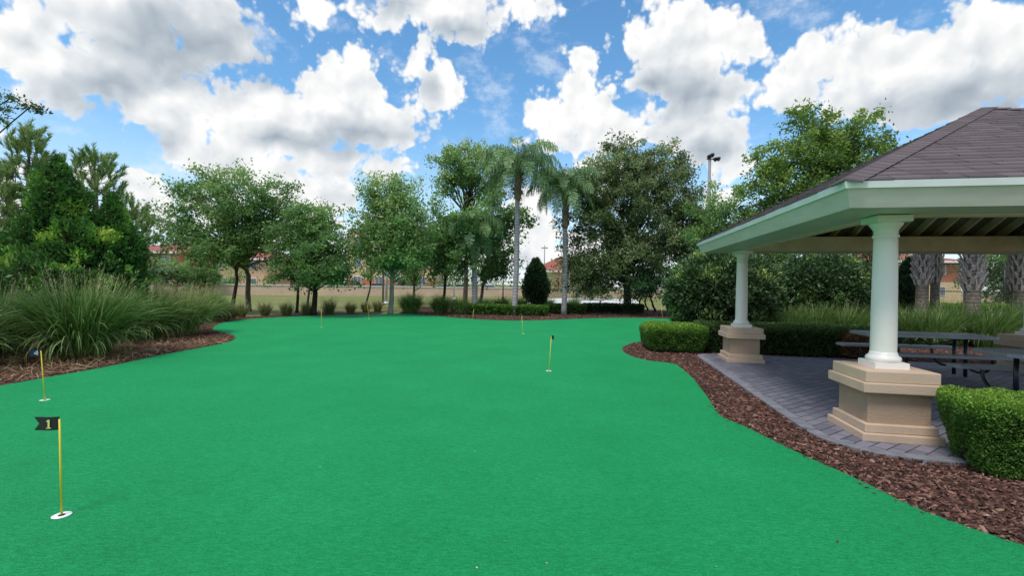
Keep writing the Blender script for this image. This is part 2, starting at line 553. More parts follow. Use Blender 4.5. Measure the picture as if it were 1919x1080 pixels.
def blades(n, base_r, Lr, tilt=(0.05, 0.6), curl=(0.5, 1.6), wd=0.012, K=6, squash=1.0, tipw=0.35):
    """arching grass blades around the origin; returns V, F, tint, tip"""
    az = rng.uniform(0, 2 * np.pi, n)
    r0 = np.sqrt(rng.uniform(0, 1, n)) * base_r
    P = np.stack([np.cos(az) * r0, np.sin(az) * r0 * squash, np.zeros(n)], 1)
    az2 = az + rng.normal(0, 0.5, n)
    L = rng.uniform(Lr[0], Lr[1], n)
    th = rng.uniform(tilt[0], tilt[1], n)
    cu = rng.uniform(curl[0], curl[1], n)
    dr_ = rng.uniform(0, 1, n) < .16
    cu = np.where(dr_, rng.uniform(1.2, 2.3, n), cu); L = np.where(dr_, L * .8, L)
    w0 = wd * rng.uniform(0.6, 1.3, n)
    side = np.stack([-np.sin(az2), np.cos(az2), np.zeros(n)], 1)
    tw = rng.normal(0, 0.5, n)
    rows = []
    for k in range(K + 1):
        f = k / K
        wk = w0 * (0.55 + 0.9 * f) * (1 - f ** 2.2) + 0.0006
        sd = side * np.cos(tw * f)[:, None] + np.array([0, 0, 1.0]) * np.sin(tw * f)[:, None]
        rows.append(np.stack([P - sd * wk[:, None], P + sd * wk[:, None]], 1))
        t = th + cu * (f ** 1.5) * 1.5
        step = (L / K)[:, None]
        P = P + step * np.stack([np.sin(t) * np.cos(az2), np.sin(t) * np.sin(az2), np.cos(t)], 1)
        P[:, 2] = np.maximum(P[:, 2], 0.015)
    V = np.stack(rows, 1)                     # n, K+1, 2, 3
    base = np.arange(n)[:, None, None] * (K + 1) * 2
    ks = np.arange(K)[None, :, None] * 2
    Fq = (base + ks + np.array([0, 1, 3, 2])[None, None, :]).reshape(-1, 4)
    tint = np.repeat(np.clip(rng.uniform(0, 1, n) + .3 * dr_, 0, 1), (K + 1) * 2)
    tip = np.tile(np.repeat((np.arange(K + 1) / K) ** 4 * tipw, 2), n)
    return V.reshape(-1, 3), Fq, tint, tip
def grass_clump(name, label, cat, loc, n, base_r, L, mt, group=None, seeds=0, smt=None, dead=None, **kw):
    e = empty(name, loc, label, cat, group)
    V, Fq, T, tp = blades(n, base_r, L, **kw)
    np_mesh('blades', V, Fq, mt, e, attrs={'tint': T, 'tip': tp})
    if seeds:
        V, Fq, T, tp = blades(seeds, base_r * 0.7, (L[1] * 0.85, L[1] * 1.12), tilt=(0.0, 0.38), curl=(0.0, 0.35), wd=0.004, K=5)
        # fluffy seed sprays near each stem's tip
        n_s = seeds
        VV = V.reshape(n_s, 6, 2, 3).mean(2)
        pts, tt = [], []
        for a_, b_ in ((3, 4), (4, 5)):
            for j in range(7):
                f = rng.uniform(0, 1, (n_s, 1))
                pts.append(VV[:, a_] * (1 - f) + VV[:, b_] * f + rng.normal(0, 0.018, (n_s, 3)))
        LP = np.concatenate(pts)
        V2, F2, T2 = leaf_quads(LP, 0.05, rng.uniform(0, 1, len(LP)), 0.16, 0.0, np.tile(np.array([[0.1, 0, 1.0]]), (len(LP), 1)), 0.6)
        VA = np.concatenate([V, V2])
        FA = np.concatenate([Fq, F2 + len(V)])
        np_mesh('seed_heads', VA, FA, smt, e, attrs={'tint': np.concatenate([T, T2])})
    if dead is not None:
        V, Fq, T, tp = blades(int(n * 0.25), base_r * 1.1, (L[0] * 0.3, L[0] * 0.8), tilt=(0.9, 1.5), curl=(0.3, 0.9), wd=0.006, K=4)
        np_mesh('dead_thatch', V, Fq, dead, e, attrs={'tint': T, 'tip': tp})
    return e
def boxes_shell(n, sx, sy, sz, rnd=0.12, faces=('t', 's')):
    """points on the surface of a rounded clipped hedge block (centre at origin, base z=0)"""
    A = np.array([sx * sy, sx * sz, sx * sz, sy * sz, sy * sz])
    k = rng.choice(5, n, p=A / A.sum())
    u, v = rng.uniform(-.5, .5, n), rng.uniform(-.5, .5, n)
    w_ = rng.uniform(0, 1, n)
    P = np.zeros((n, 3)); N = np.zeros((n, 3))
    for i in range(5):
        m = k == i
        if i == 0:
            P[m] = np.stack([u[m] * sx, v[m] * sy, np.full(m.sum(), sz)], 1); N[m] = (0, 0, 1)
        elif i < 3:
            s = -0.5 if i == 1 else 0.5
            P[m] = np.stack([u[m] * sx, np.full(m.sum(), s * sy), w_[m] * sz], 1); N[m] = (0, 2 * s, 0)
        else:
            s = -0.5 if i == 3 else 0.5
            P[m] = np.stack([np.full(m.sum(), s * sx), v[m] * sy, w_[m] * sz], 1); N[m] = (2 * s, 0, 0)
    # round the edges
    h = np.array([sx / 2 - rnd, sy / 2 - rnd, sz / 2 - rnd])
    Q = P - np.array([0, 0, sz / 2])
    Cc = np.clip(Q, -h, h)
    dlt = Q - Cc
    ln = np.linalg.norm(dlt, axis=1, keepdims=True) + 1e-9
    Q = Cc + dlt / ln * np.minimum(ln, rnd)
    N = np.where(ln > 1e-6, dlt / ln, N)
    P = Q + np.array([0, 0, sz / 2])
    lump = 0.5 * np.sin(P[:, 0] * 9 + 2 * P[:, 2]) * np.sin(P[:, 1] * 8 + 1) * np.cos(P[:, 2] * 9)
    lump += 0.6 * np.sin(P[:, 0] * 19 + 1) * np.sin(P[:, 1] * 17 + P[:, 2] * 15) + .5 * np.sin(P[:, 0] * 3.1 + P[:, 1] * 2.3 + 1)
    P = P + N * (lump * 0.024)[:, None]
    P[:, :2] *= (0.86 + 0.14 * np.clip(P[:, 2:3] / sz, 0, 1))
    return P, N
def hedge(name, label, loc, sx, sy, sz, rz, n, leaf, mt, core, top_light=0.45, group=None, cat='hedge', depth=0.06, rnd=0.12, lobes=0):
    e = empty(name, loc, label, cat, group, rz)
    P, N = boxes_shell(n, sx, sy, sz, rnd)
    P = P - N * (np.abs(rng.normal(0, depth, n)) - depth * 0.35)[:, None]
    P[:, 2] = np.maximum(P[:, 2], 0.02)
    topf = np.clip((P[:, 2] / sz - 0.72) / 0.22, 0, 1)  # upper leaves coloured paler than the sides, imitating light from above
    tint = 0.30 * rng.uniform(0, 1, n) ** 1.3 + top_light * topf * rng.uniform(0.4, 1.0, n)
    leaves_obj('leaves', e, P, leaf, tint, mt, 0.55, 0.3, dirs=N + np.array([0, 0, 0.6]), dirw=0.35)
    MB().box(-sx / 2 + .13, sx / 2 - .13, -sy / 2 + .13, sy / 2 - .13, 0, sz - .12).build('stems_or_core', core, e, 0.12, 3)  # solid dark block added inside the leaves to stop light passing through
    return e

# ------------------------------------------------------------------ ground
def f_lawn(n, b, o):
    c = n.n('ShaderNodeTexCoord').outputs['Object']
    big = n.noise(c, 0.12, 5.0, 0.6)
    fine = n.noise(c, 9.0, 6.0, 0.7)
    c1 = n.ramp(big, [(0.35, (0.14, 0.17, 0.045)), (0.6, (0.28, 0.26, 0.11))])
    c2 = n.ramp(fine, [(0.3, (0.06, 0.10, 0.02)), (0.75, (0.26, 0.27, 0.10))])
    n.t.links.new(n.mixc(0.5, c1, c2), b.inputs['Base Color'])
    bump(n, b, fine, 0.8, 0.04)
lawn_m = mat('lawn', (0.12, 0.16, 0.05), 0.9, f_lawn, spec=0.1)
tag(MB().add([(-900, -60, -.02), (900, -60, -.02), (900, 1500, -.02), (-900, 1500, -.02)], [(0, 1, 2, 3)]).build('lawn', lawn_m), kind='structure')
def f_asph(n, b, o):
    c = n.n('ShaderNodeTexCoord').outputs['Object']
    n.t.links.new(n.ramp(n.noise(c, 4, 5), [(0.3, (0.10, 0.10, 0.10)), (0.7, (0.16, 0.155, 0.15))]), b.inputs['Base Color'])
tag(MB().add([(-200, 62, .0), (-200, 54, .0), (-20, 61, .0), (40, 80, .0), (200, 100, 0), (200, 109, 0), (40, 88, .0), (-20, 69, 0)],
    [(1, 2, 7, 0), (2, 3, 6, 7), (3, 4, 5, 6)]).build('road', mat('asphalt', (.12, .12, .12), 0.9, f_asph)), kind='structure')

# turf outline traced on the ground
left_edge = [G(*p) for p in [(-260, 765), (-100, 741), (0, 726), (100, 708), (200, 690), (300, 668), (370, 655), (420, 645), (440, 637), (436, 630),
                             (412, 625), (398, 617), (412, 608), (450, 601), (520, 596), (620, 592), (750, 589), (800, 592), (870, 598),
                             (950, 602), (1030, 601), (1100, 598), (1200, 597), (1290, 600)]]
tip = [G(*p) for p in [(1345, 612), (1352, 622), (1320, 633), (1260, 640), (1215, 641), (1185, 645), (1167, 655), (1178, 667), (1210, 677), (1250, 682), (1270, 686)]]
right_edge = [G(*p) for p in [(1300, 712), (1330, 752), (1352, 783), (1400, 805), (1500, 855), (1600, 900), (1700, 950), (1800, 990), (1919, 1030)]]
turf = spline(left_edge, 5) + spline(tip, 5) + spline(right_edge, 4)
turf = [(p.x, p.y) for p in turf] + [(3.6, 2.1), (4.6, 0.4), (6, -4), (-9, -4), (-9, 3)]
def f_turf(n, b, o):
    c = n.n('ShaderNodeTexCoord').outputs['Object']
    big = n.noise(c, 0.8, 5.0, 0.6)
    wv = n.noise(n.vm('MULTIPLY', c, (22, 110, 22)), 1.0, 3.0, 0.6)
    fine = n.noise(n.vm('MULTIPLY', c, (1, 1.6, 1)), 75.0, 6.0, 0.78)
    speck = n.n('ShaderNodeTexVoronoi', {'Vector': c, 'Scale': 150.0}).outputs[0]
    k = n.m('ADD', n.m('MULTIPLY', fine, 0.6), n.m('ADD', n.m('MULTIPLY', wv, 0.33), n.m('MULTIPLY', big, 0.13)))
    cc = n.ramp(k, [(0.30, (0.001, 0.11, 0.026)), (0.50, (0.006, 0.265, 0.081)), (0.70, (0.024, 0.465, 0.160))])
    n.t.links.new(cc, b.inputs['Base Color'])
    bump(n, b, n.m('SUBTRACT', fine, n.m('MULTIPLY', speck, 0.4)), 0.9, 0.012)
turf_m = mat('artificial_turf', (0.02, 0.4, 0.2), 0.8, f_turf, spec=0.22)
tag(poly_sheet('putting_green', turf, 0.022, turf_m, 0.04), kind='structure')

def f_mulch(n, b, o):
    c = n.n('ShaderNodeTexCoord').outputs['Object']
    v = n.n('ShaderNodeTexVoronoi', {'Vector': n.vm('MULTIPLY', c, (1, 1.6, 1)), 'Scale': 34.0})
    k = n.m('ADD', n.m('MULTIPLY', n.noise(c, 40, 5, 0.7), 0.6), n.m('MULTIPLY', n.n('ShaderNodeSeparateColor', {0: v.outputs[1]}).outputs[0], 0.5))
    n.t.links.new(n.ramp(k, [(0.3, (0.018, 0.010, 0.008)), (0.55, (0.085, 0.042, 0.032)), (0.85, (0.20, 0.125, 0.10))]), b.inputs['Base Color'])
    bump(n, b, k, 1.0, 0.03)
mulch_m = mat('mulch', (0.08, 0.04, 0.03), 0.85, f_mulch, spec=0.2)
bed_right = [(p.x, p.y) for p in [G(1140, 655), G(1200, 636), G(1320, 622), G(1352, 606)]] + [(12.5, 16.0), (14.5, 13.0), (15, 1.0), (4.0, 0.5), (3.3, 1.8), (2.9, 2.4),
             (2.3, 3.4), (1.9, 4.8), (1.9, 7), (1.9, 10)]
tag(poly_sheet('mulch_bed', bed_right, 0.004, mulch_m), kind='structure')
bed_left = [(p.x, p.y) for p in [G(-330, 800), G(0, 745), G(200, 705), G(400, 662), G(470, 634), G(470, 604), G(560, 598), G(700, 594), G(720, 584), G(560, 586), G(420, 600)]] + [(-16, 20), (-16, 6.5)]
tag(poly_sheet('mulch_bed', bed_left, 0.004, mulch_m), kind='structure')
bed_back = [(p.x, p.y) for p in [G(740, 597), G(800, 600), G(950, 612), G(1100, 605), G(1230, 604), G(1300, 600), G(1260, 583), G(1100, 576), G(900, 574), G(760, 578)]]
tag(poly_sheet('mulch_bed', bed_back, 0.005, mulch_m), kind='structure')

# ------------------------------------------------------------------ pavilion frame of reference
C1 = Vector((4.09, 4.98, 0))
GA = R(-10.4)
LU, LV = 5.3, 4.93
def L(u, v, z=0.0):
    return C1 + Vector((u * math.cos(GA) - v * math.sin(GA), u * math.sin(GA) + v * math.cos(GA), z))
MARG = 0.80
pat = []
x0, x1, y0, y1 = -MARG, LU + MARG, -MARG - .03, LV + MARG
for cx, cy, a0, rr in ((x0 + .7, y0 + .7, 180, .7), (x1 - .7, y0 + .7, 270, .7), (x1 - .5, y1 - .5, 0, .5), (x0 + .45, y1 - .45, 90, .45)):
    for i in range(7):
        a = R(a0 + i * 15)
        pat.append((cx + rr * math.cos(a), cy + rr * math.sin(a)))
def f_pave(n, b, o):
    c = n.n('ShaderNodeTexCoord').outputs['Object']
    rot = n.n('ShaderNodeVectorRotate', {'Vector': c, 'Angle': R(-43)}).outputs[0]
    br = n.n('ShaderNodeTexBrick', {'Vector': rot, 'Color1': (0.125, 0.120, 0.165, 1), 'Color2': (0.235, 0.225, 0.285, 1), 'Mortar': (0.022, 0.022, 0.030, 1),
                                  'Scale': 1.0, 'Mortar Size': 0.009, 'Mortar Smooth': 0.3, 'Brick Width': 0.25, 'Row Height': 0.125, 'Bias': -0.1})
    f = n.noise(c, 1.6, 6, 0.65)
    f2 = n.noise(c, 50, 4, 0.6)
    cc = n.mixc(n.step(f, 0.35, 0.75, (0, 0.4)), br.outputs[0], (0.26, 0.25, 0.27, 1))
    cc = n.mixc(n.m('MULTIPLY', f2, 0.35), cc, (0.10, 0.10, 0.12, 1))
    n.t.links.new(cc, b.inputs['Base Color'])
    bump(n, b, n.m('SUBTRACT', n.m('MULTIPLY', f2, 0.2), br.outputs[1]), 0.7, 0.008)
pave_m = mat('pavers', (0.18, 0.18, 0.2), 0.6, f_pave)
po = poly_sheet('patio', pat, 0.035, pave_m, 0.05)
po.location = C1; po.rotation_euler.z = GA
tag(po, kind='structure')
# soldier course along the rim
bb = MB()
def rim(pts, wdt):
    ctr = Vector((LU / 2, LV / 2))
    out = []
    n = len(pts)
    acc_, cur = 0.0, None
    dense = []
    for i in range(n):
        a, b_ = Vector(pts[i]), Vector(pts[(i + 1) % n])
        m = max(1, int((b_ - a).length / 0.02))
        for j in range(m):
            dense.append(a.lerp(b_, j / m))
    k = 0
    N = len(dense)
    tot = [0.0]
    for i in range(N):
        tot.append(tot[-1] + (dense[(i + 1) % N] - dense[i]).length)
    s = 0.0
    def at(s):
        import bisect
        i = min(N - 1, max(0, bisect.bisect_right(tot, s) - 1))
        a, b_ = dense[i], dense[(i + 1) % N]
        t = (s - tot[i]) / max(1e-6, tot[i + 1] - tot[i])
        return a.lerp(b_, t)
    while s < tot[-1] - 0.2:
        a, b_ = at(s + .004), at(s + .196)
        t = (b_ - a).normalized()
        nrm = Vector((t.y, -t.x))
        if nrm.dot(a - ctr) < 0: nrm = -nrm
        h = 0.041 + random.uniform(-.002, .003)
        o_, i_ = 0.01, wdt
        v4 = [a + nrm * o_, b_ + nrm * o_, b_ - nrm * i_, a - nrm * i_]
        bb.hexa([(p.x, p.y, 0.0) for p in v4] + [(p.x, p.y, h) for p in v4])
        s += 0.2
rim(pat, 0.13)
kerb_m = paint('paver_border', (0.19, 0.19, 0.215), 0.75, 0.3, 0.4, 7.0)
ko = bb.build('patio_kerb', kerb_m)
ko.location = C1; ko.rotation_euler.z = GA
tag(ko, kind='structure')

# ------------------------------------------------------------------ gazebo
gz = empty('gazebo', C1, 'open square picnic shelter with white columns, stucco pedestals and purple-grey shingle roof', 'gazebo', rz=GA)
def f_stucco(base, sc_):
    def fn(n, b, o):
        c = n.n('ShaderNodeTexCoord').outputs['Object']
        f = n.noise(c, 2.5, 6, 0.65)
        lo = tuple(x * 0.86 for x in base)
        n.t.links.new(n.ramp(f, [(0.3, lo), (0.7, base)]), b.inputs['Base Color'])
        bump(n, b, n.noise(c, sc_, 5, 0.6), 0.55, 0.015)
    return fn
ST = mat('stucco', (0.43, 0.305, 0.215), 0.85, f_stucco((0.43, 0.305, 0.215), 55), spec=0.2)
STT = mat('stucco_trim', (0.60, 0.445, 0.325), 0.8, f_stucco((0.60, 0.445, 0.325), 120), spec=0.25)
COLM = paint('column_paint', (0.82, 0.77, 0.72), 0.38, 0.03)
def f_trim(n, b, o):
    c = n.n('ShaderNodeTexCoord').outputs['Object']
    f = n.noise(n.vm('MULTIPLY', c, (1, 1, 4)), 2.2, 7, 0.7)
    st = n.step(n.noise(n.vm('MULTIPLY', c, (7, 7, 1.5)), 1.6, 6, 0.75), 0.60, 0.80)
    cc = n.ramp(f, [(0.3, (0.52, 0.495, 0.42)), (0.7, (0.62, 0.59, 0.51))])
    n.t.links.new(n.mixc(n.m('MULTIPLY', st, 0.35), cc, (0.36, 0.36, 0.29, 1)), b.inputs['Base Color'])
    bump(n, b, f, 0.15, 0.01)
TRIM = mat('fascia_paint', (0.58, 0.64, 0.56), 0.5, f_trim)
DRIP = paint('drip_metal', (0.84, 0.84, 0.85), 0.3, 0.06)
INN = paint('inner_paint', (0.80, 0.575, 0.42), 0.6, 0.15)
DECK = paint('deck_wood', (0.24, 0.20, 0.13), 0.8, 0.3)
for (cu_, cv_) in ((0, 0), (0, LV), (LU, LV), (LU, 0)):
    p = MB()
    for h, z0, z1 in ((.29, .17, .56),):
        p.box(cu_ - h, cu_ + h, cv_ - h, cv_ + h, z0, z1)
    po_ = p.build('pedestal', ST, gz, 0.008)
    t = MB()
    for h, z0, z1 in ((.372, .03, .115), (.335, .115, .205), (.372, .535, .64), (.34, .64, .76)):
        t.box(cu_ - h, cu_ + h, cv_ - h, cv_ + h, z0, z1)
    t.build('moulding', STT, po_, 0.010)
    c = MB()
    prof = [(.128, .80)]
    for i in range(13):
        f = i / 12
        prof.append((.119 - .013 * f ** 1.6, .90 + f * 1.30))
    c.lathe(prof, 40, (cu_, cv_))
    cobj = c.build('column', COLM, gz)
    bs = MB()
    bs.box(cu_ - .162, cu_ + .162, cv_ - .162, cv_ + .162, .757, .825)
    bs.lathe([(.13, .82), (.153, .83), (.160, .853), (.153, .877), (.134, .89), (.127, .905), (.1205, .93)], 40, (cu_, cv_))
    bs.build('column_base', COLM, cobj)
    cp = MB()
    cp.lathe([(.106, 2.17), (.119, 2.178), (.119, 2.20), (.108, 2.21), (.109, 2.25), (.124, 2.28), (.146, 2.31), (.156, 2.34)], 40, (cu_, cv_))
    cp.box(cu_ - .165, cu_ + .165, cv_ - .165, cv_ + .165, 2.338, 2.403)
    cp.build('capital', COLM, cobj)
ZB0, ZB1 = 2.40, 2.70
for a, b_ in (((-.09, 0), (LU + .09, 0)), ((-.09, LV), (LU + .09, LV))):
    MB().box(a[0], b_[0], a[1] - .09, a[1] + .09, ZB0 + .004, ZB1).build('beam', INN, gz, 0.006)
for u in (0, LU):
    MB().box(u - .088, u + .088, .09, LV - .09, ZB0 + .006, ZB1 - .003).build('beam', INN, gz, 0.006)
OV = .77
cu, cv = LU / 2, LV / 2
HU, HV = cu + OV, cv + OV
ZE, ZA = 2.640, 4.40
# fascia boards, leaning in at the bottom
fz0, fz1, lean_ = 2.398, 2.585, 0.075
def ring(h0u, h0v, z0, h1u, h1v, z1, th):
    mb_ = MB()
    for k in range(4):
        s = [(-1, -1), (1, -1), (1, 1), (-1, 1)]
        a, b_ = s[k], s[(k + 1) % 4]
        A0 = (cu + a[0] * h0u, cv + a[1] * h0v, z0); B0 = (cu + b_[0] * h0u, cv + b_[1] * h0v, z0)
        A1 = (cu + a[0] * h1u, cv + a[1] * h1v, z1); B1 = (cu + b_[0] * h1u, cv + b_[1] * h1v, z1)
        iA0 = (cu + a[0] * (h0u - th), cv + a[1] * (h0v - th), z0); iB0 = (cu + b_[0] * (h0u - th), cv + b_[1] * (h0v - th), z0)
        iA1 = (cu + a[0] * (h1u - th), cv + a[1] * (h1v - th), z1); iB1 = (cu + b_[0] * (h1u - th), cv + b_[1] * (h1v - th), z1)
        yield MB().hexa([A0, B0, iB0, iA0, A1, B1, iB1, iA1])
for m in ring(HU - lean_, HV - lean_, fz0, HU - .012, HV - .012, fz1, .03):
    m.build('fascia_board', TRIM, gz)
for m in ring(HU + .006, HV + .006, fz1 - .010, HU + .020, HV + .020, ZE, .03):
    m.build('drip_edge', DRIP, gz)
# soffit ring
sf = MB()
o_ = [(cu + a * (HU - lean_ - .005), cv + b_ * (HV - lean_ - .005), 2.412) for a, b_ in ((-1, -1), (1, -1), (1, 1), (-1, 1))]
i_ = [(cu + a * (cu + .088), cv + b_ * (cv + .088), 2.415) for a, b_ in ((-1, -1), (1, -1), (1, 1), (-1, 1))]
sf.add(o_ + i_, [(k, 4 + k, 4 + (k + 1) % 4, (k + 1) % 4) for k in range(4)])
sf.build('soffit', TRIM, gz)
# roof deck and shingles
apex = Vector((cu, cv, ZA))
def f_shing(n, b, o):
    a = n.n('ShaderNodeAttribute', attribute_name='tint')
    c = n.n('ShaderNodeTexCoord').outputs['Object']
    f = n.noise(c, 130, 3, 0.6)
    big = n.noise(c, 0.9, 5, 0.6)
    k = n.m('ADD', n.m('MULTIPLY', a.outputs['Fac'], 0.30), n.m('ADD', n.m('MULTIPLY', f, 0.35), n.m('MULTIPLY', big, 0.3)))
    n.t.links.new(n.ramp(k, [(0.2, (0.085, 0.070, 0.076)), (0.55, (0.135, 0.110, 0.118)), (0.9, (0.20, 0.168, 0.172))]), b.inputs['Base Color'])
    bump(n, b, f, 0.5, 0.004)
SHM = mat('shingle', (0.14, 0.11, 0.12), 0.85, f_shing, spec=0.3)
dk_ = MB()
cs = [Vector((cu + a * (HU - .02), cv + b_ * (HV - .02), ZE - .035)) for a, b_ in ((-1, -1), (1, -1), (1, 1), (-1, 1))]
ap2 = apex - Vector((0, 0, .04))
dk_.add(cs + [ap2], [(0, 1, 4), (1, 2, 4), (2, 3, 4), (3, 0, 4)])
roof = dk_.build('roof', DECK, gz)
SV, SF, ST_ = [], [], []
rnd = random.Random(5)
for k in range(4):
    dirs = [((1, 0), (0, 1)), ((0, 1), (-1, 0)), ((-1, 0), (0, -1)), ((0, -1), (1, 0))][k]   # along eave, inward
    wv_, run = (HU, HV) if k % 2 == 0 else (HV, HU)
    wv_ += .02; run += .02
    rise = ZA - ZE
    S = math.hypot(run, rise)
    al, inn = Vector((*dirs[0], 0)), Vector((*dirs[1], 0))
    mid = Vector((cu, cv, ZE + .002)) - inn * run
    sl = (inn * run + Vector((0, 0, rise))) / S
    nr = al.cross(sl).normalized()
    if nr.z < 0: nr = -nr
    ex = 0.135
    nc = int(S / ex)
    for i in range(nc + 1):
        s0, s1 = i * ex, min(S, (i + 1) * ex + .03)
        w0, w1_ = wv_ * (1 - s0 / S), wv_ * (1 - s1 / S)
        if w0 < .03: break
        off = rnd.uniform(0, .30)
        x = -w0 - off
        jit = rnd.uniform(-.004, .004)
        while x < w0:
            xa, xb = x + .0025, x + .2975
            a0, a1 = max(-w0, xa), min(w0, xb)
            c0, c1 = max(-w1_, xa), min(w1_, xb)
            if a1 - a0 > .004:
                if c1 <= c0: c0 = c1 = max(-w1_, min(w1_, (a0 + a1) / 2))
                hgt = .010 + rnd.uniform(0, .006)
                js = jit + rnd.uniform(-.004, .003)
                p0 = mid + al * a0 + sl * (s0 + js) + nr * hgt
                p1 = mid + al * a1 + sl * (s0 + js) + nr * hgt
                p2 = mid + al * c1 + sl * s1 + nr * .002
                p3 = mid + al * c0 + sl * s1 + nr * .002
                q0, q1 = p0 - nr * (hgt + .004), p1 - nr * (hgt + .004)
                n0 = len(SV)
                SV += [p0, p1, p2, p3, q0, q1]
                SF += [(n0, n0 + 1, n0 + 2, n0 + 3), (n0 + 4, n0 + 5, n0 + 1, n0)]
                ST_ += [rnd.uniform(0, 1)] * 6
            x += .30
np_mesh('shingles', np.array([tuple(v) for v in SV]), np.array(SF), SHM, roof, attrs={'tint': np.array(ST_)})
HV_, HF_, HT_ = [], [], []
for a, b_ in ((-1, -1), (1, -1), (1, 1), (-1, 1)):
    cor = Vector((cu + a * (HU + .02), cv + b_ * (HV + .02), ZE + .006))
    dr = apex - cor
    Lh = dr.length
    t = dr / Lh
    n1 = Vector((0, b_ * (ZA - ZE), HV)).normalized()       # normal of slope facing +-v
    n2 = Vector((a * (ZA - ZE), 0, HU)).normalized()
    d1 = t.cross(n1).normalized(); d2 = t.cross(n2).normalized()
    if d1.x * a > 0: d1 = -d1
    if d2.y * b_ > 0: d2 = -d2
    s = 0
    while s < Lh - .05:
        lift0, lift1 = .030, .016
        A, B = cor + t * s, cor + t * min(Lh, s + .17)
        up_ = (n1 + n2).normalized()
        wd = .145
        P_ = [A + d1 * wd + n1 * (lift0 - .004), A + up_ * lift0, A + d2 * wd + n2 * (lift0 - .004), B + d2 * wd + n2 * lift1, B + up_ * lift1, B + d1 * wd + n1 * lift1,
              A + d1 * wd + n1 * .002, A, A + d2 * wd + n2 * .002]
        n0 = len(HV_)
        HV_ += P_
        HF_ += [(n0, n0 + 1, n0 + 4, n0 + 5), (n0 + 1, n0 + 2, n0 + 3, n0 + 4), (n0 + 6, n0 + 7, n0 + 1, n0), (n0 + 7, n0 + 8, n0 + 2, n0 + 1)]
        HT_ += [rnd.uniform(0.1, 0.9)] * 9
        s += .14
np_mesh('hip_caps', np.array([tuple(v) for v in HV_]), np.array(HF_), SHM, roof, attrs={'tint': np.array(HT_)})
# rafters
for k in range(4):
    dirs = [((1, 0), (0, 1)), ((0, 1), (-1, 0)), ((-1, 0), (0, -1)), ((0, -1), (1, 0))][k]
    wv_, run = (HU, HV) if k % 2 == 0 else (HV, HU)
    al, inn = Vector((*dirs[0], 0)), Vector((*dirs[1], 0))
    ee = Vector((cu, cv, 0)) - inn * run
    nn = 8
    for i in range(-nn, nn + 1):
        tt = i * .385
        if abs(tt) > wv_ - .35: continue
        f1 = 1 - abs(tt) / wv_
        sA = .12 / run
        if f1 - sA < .05: continue
        def pt(f): return ee + al * tt + inn * run * f + Vector((0, 0, ZE - .13 + (ZA - ZE) * f))
        MB().beam(pt(sA), pt(f1 - .02), .04, .14).build('rafter', INN, gz)
for a, b_ in ((-1, -1), (1, -1), (1, 1), (-1, 1)):
    A = Vector((cu + a * cu, cv + b_ * cv, ZE - .15 + (ZA - ZE) * OV / HU)); B = apex - Vector((0, 0, .15))
    MB().beam(A, B, .05, .17).build('hip_rafter', INN, gz)

# ------------------------------------------------------------------ picnic tables
TBL = paint('table_coating', (0.31, 0.32, 0.345), 0.45, 0.12, 0.3)
LEGM = paint('leg_paint', (0.012, 0.018, 0.03), 0.35, 0.2)
def slab(mb, x0, x1, y0, y1, z1, th=.055, ch=.10):
    pts = [(x0 + ch, y0), (x1 - ch, y0), (x1, y0 + ch), (x1, y1 - ch), (x1 - ch, y1), (x0 + ch, y1), (x0, y1 - ch), (x0, y0 + ch)]
    n = 8
    vs = [(x, y, z1 - th) for x, y in pts] + [(x, y, z1) for x, y in pts]
    mb.add(vs, [tuple(range(n))[::-1], tuple(range(n, 2 * n))] + [(i, (i + 1) % n, n + (i + 1) % n, n + i) for i in range(n)])
def picnic(loc, rz, label, length):
    e = empty('picnic_table', loc, label, 'picnic table', 'picnic tables under the shelter', rz)
    h = length / 2
    m = MB(); slab(m, -h, h, -.37, .37, .76); m.build('tabletop', TBL, e, .008)
    for s in (-1, 1):
        m = MB(); slab(m, -h + .02, h - .02, s * .70 - .135, s * .70 + .135, .46, .05, .04); m.build('seat', TBL, e, .008)
    for sx in (-1, 1):
        x = sx * (h - .42)
        for sy in (-1, 1):
            m = MB()
            m.tube([(x, sy * .13, .72), (x, sy * .13, .0)], .03, 12)
            m.build('leg', LEGM, e)
            m = MB()
            pts = [(x, sy * .13, .22), (x, sy * .25, .15), (x, sy * .42, .13), (x, sy * .56, .17), (x, sy * .66, .27), (x, sy * .70, .42)]
            m.tube(spline([Vector(p) for p in pts], 4), .024, 10)
            m.build('seat_support', LEGM, e)
        MB().beam((x, -.33, .70), (x, .33, .70), .05, .03).build('cross_bar', LEGM, e)
        MB().tube([(x, 0, .66), (sx * .15, 0, .55), (-sx * .05, 0, .70)], .014, 8).build('brace', LEGM, e)
    return e
picnic(Vector((7.72, 8.55, .037)), R(-9), 'grey picnic table at the back of the shelter, the one farther from the camera', 2.15)
picnic(Vector((7.62, 6.00, .037)), R(-10.4), 'grey picnic table nearer the front hedge, partly cut off by the right edge', 2.2)

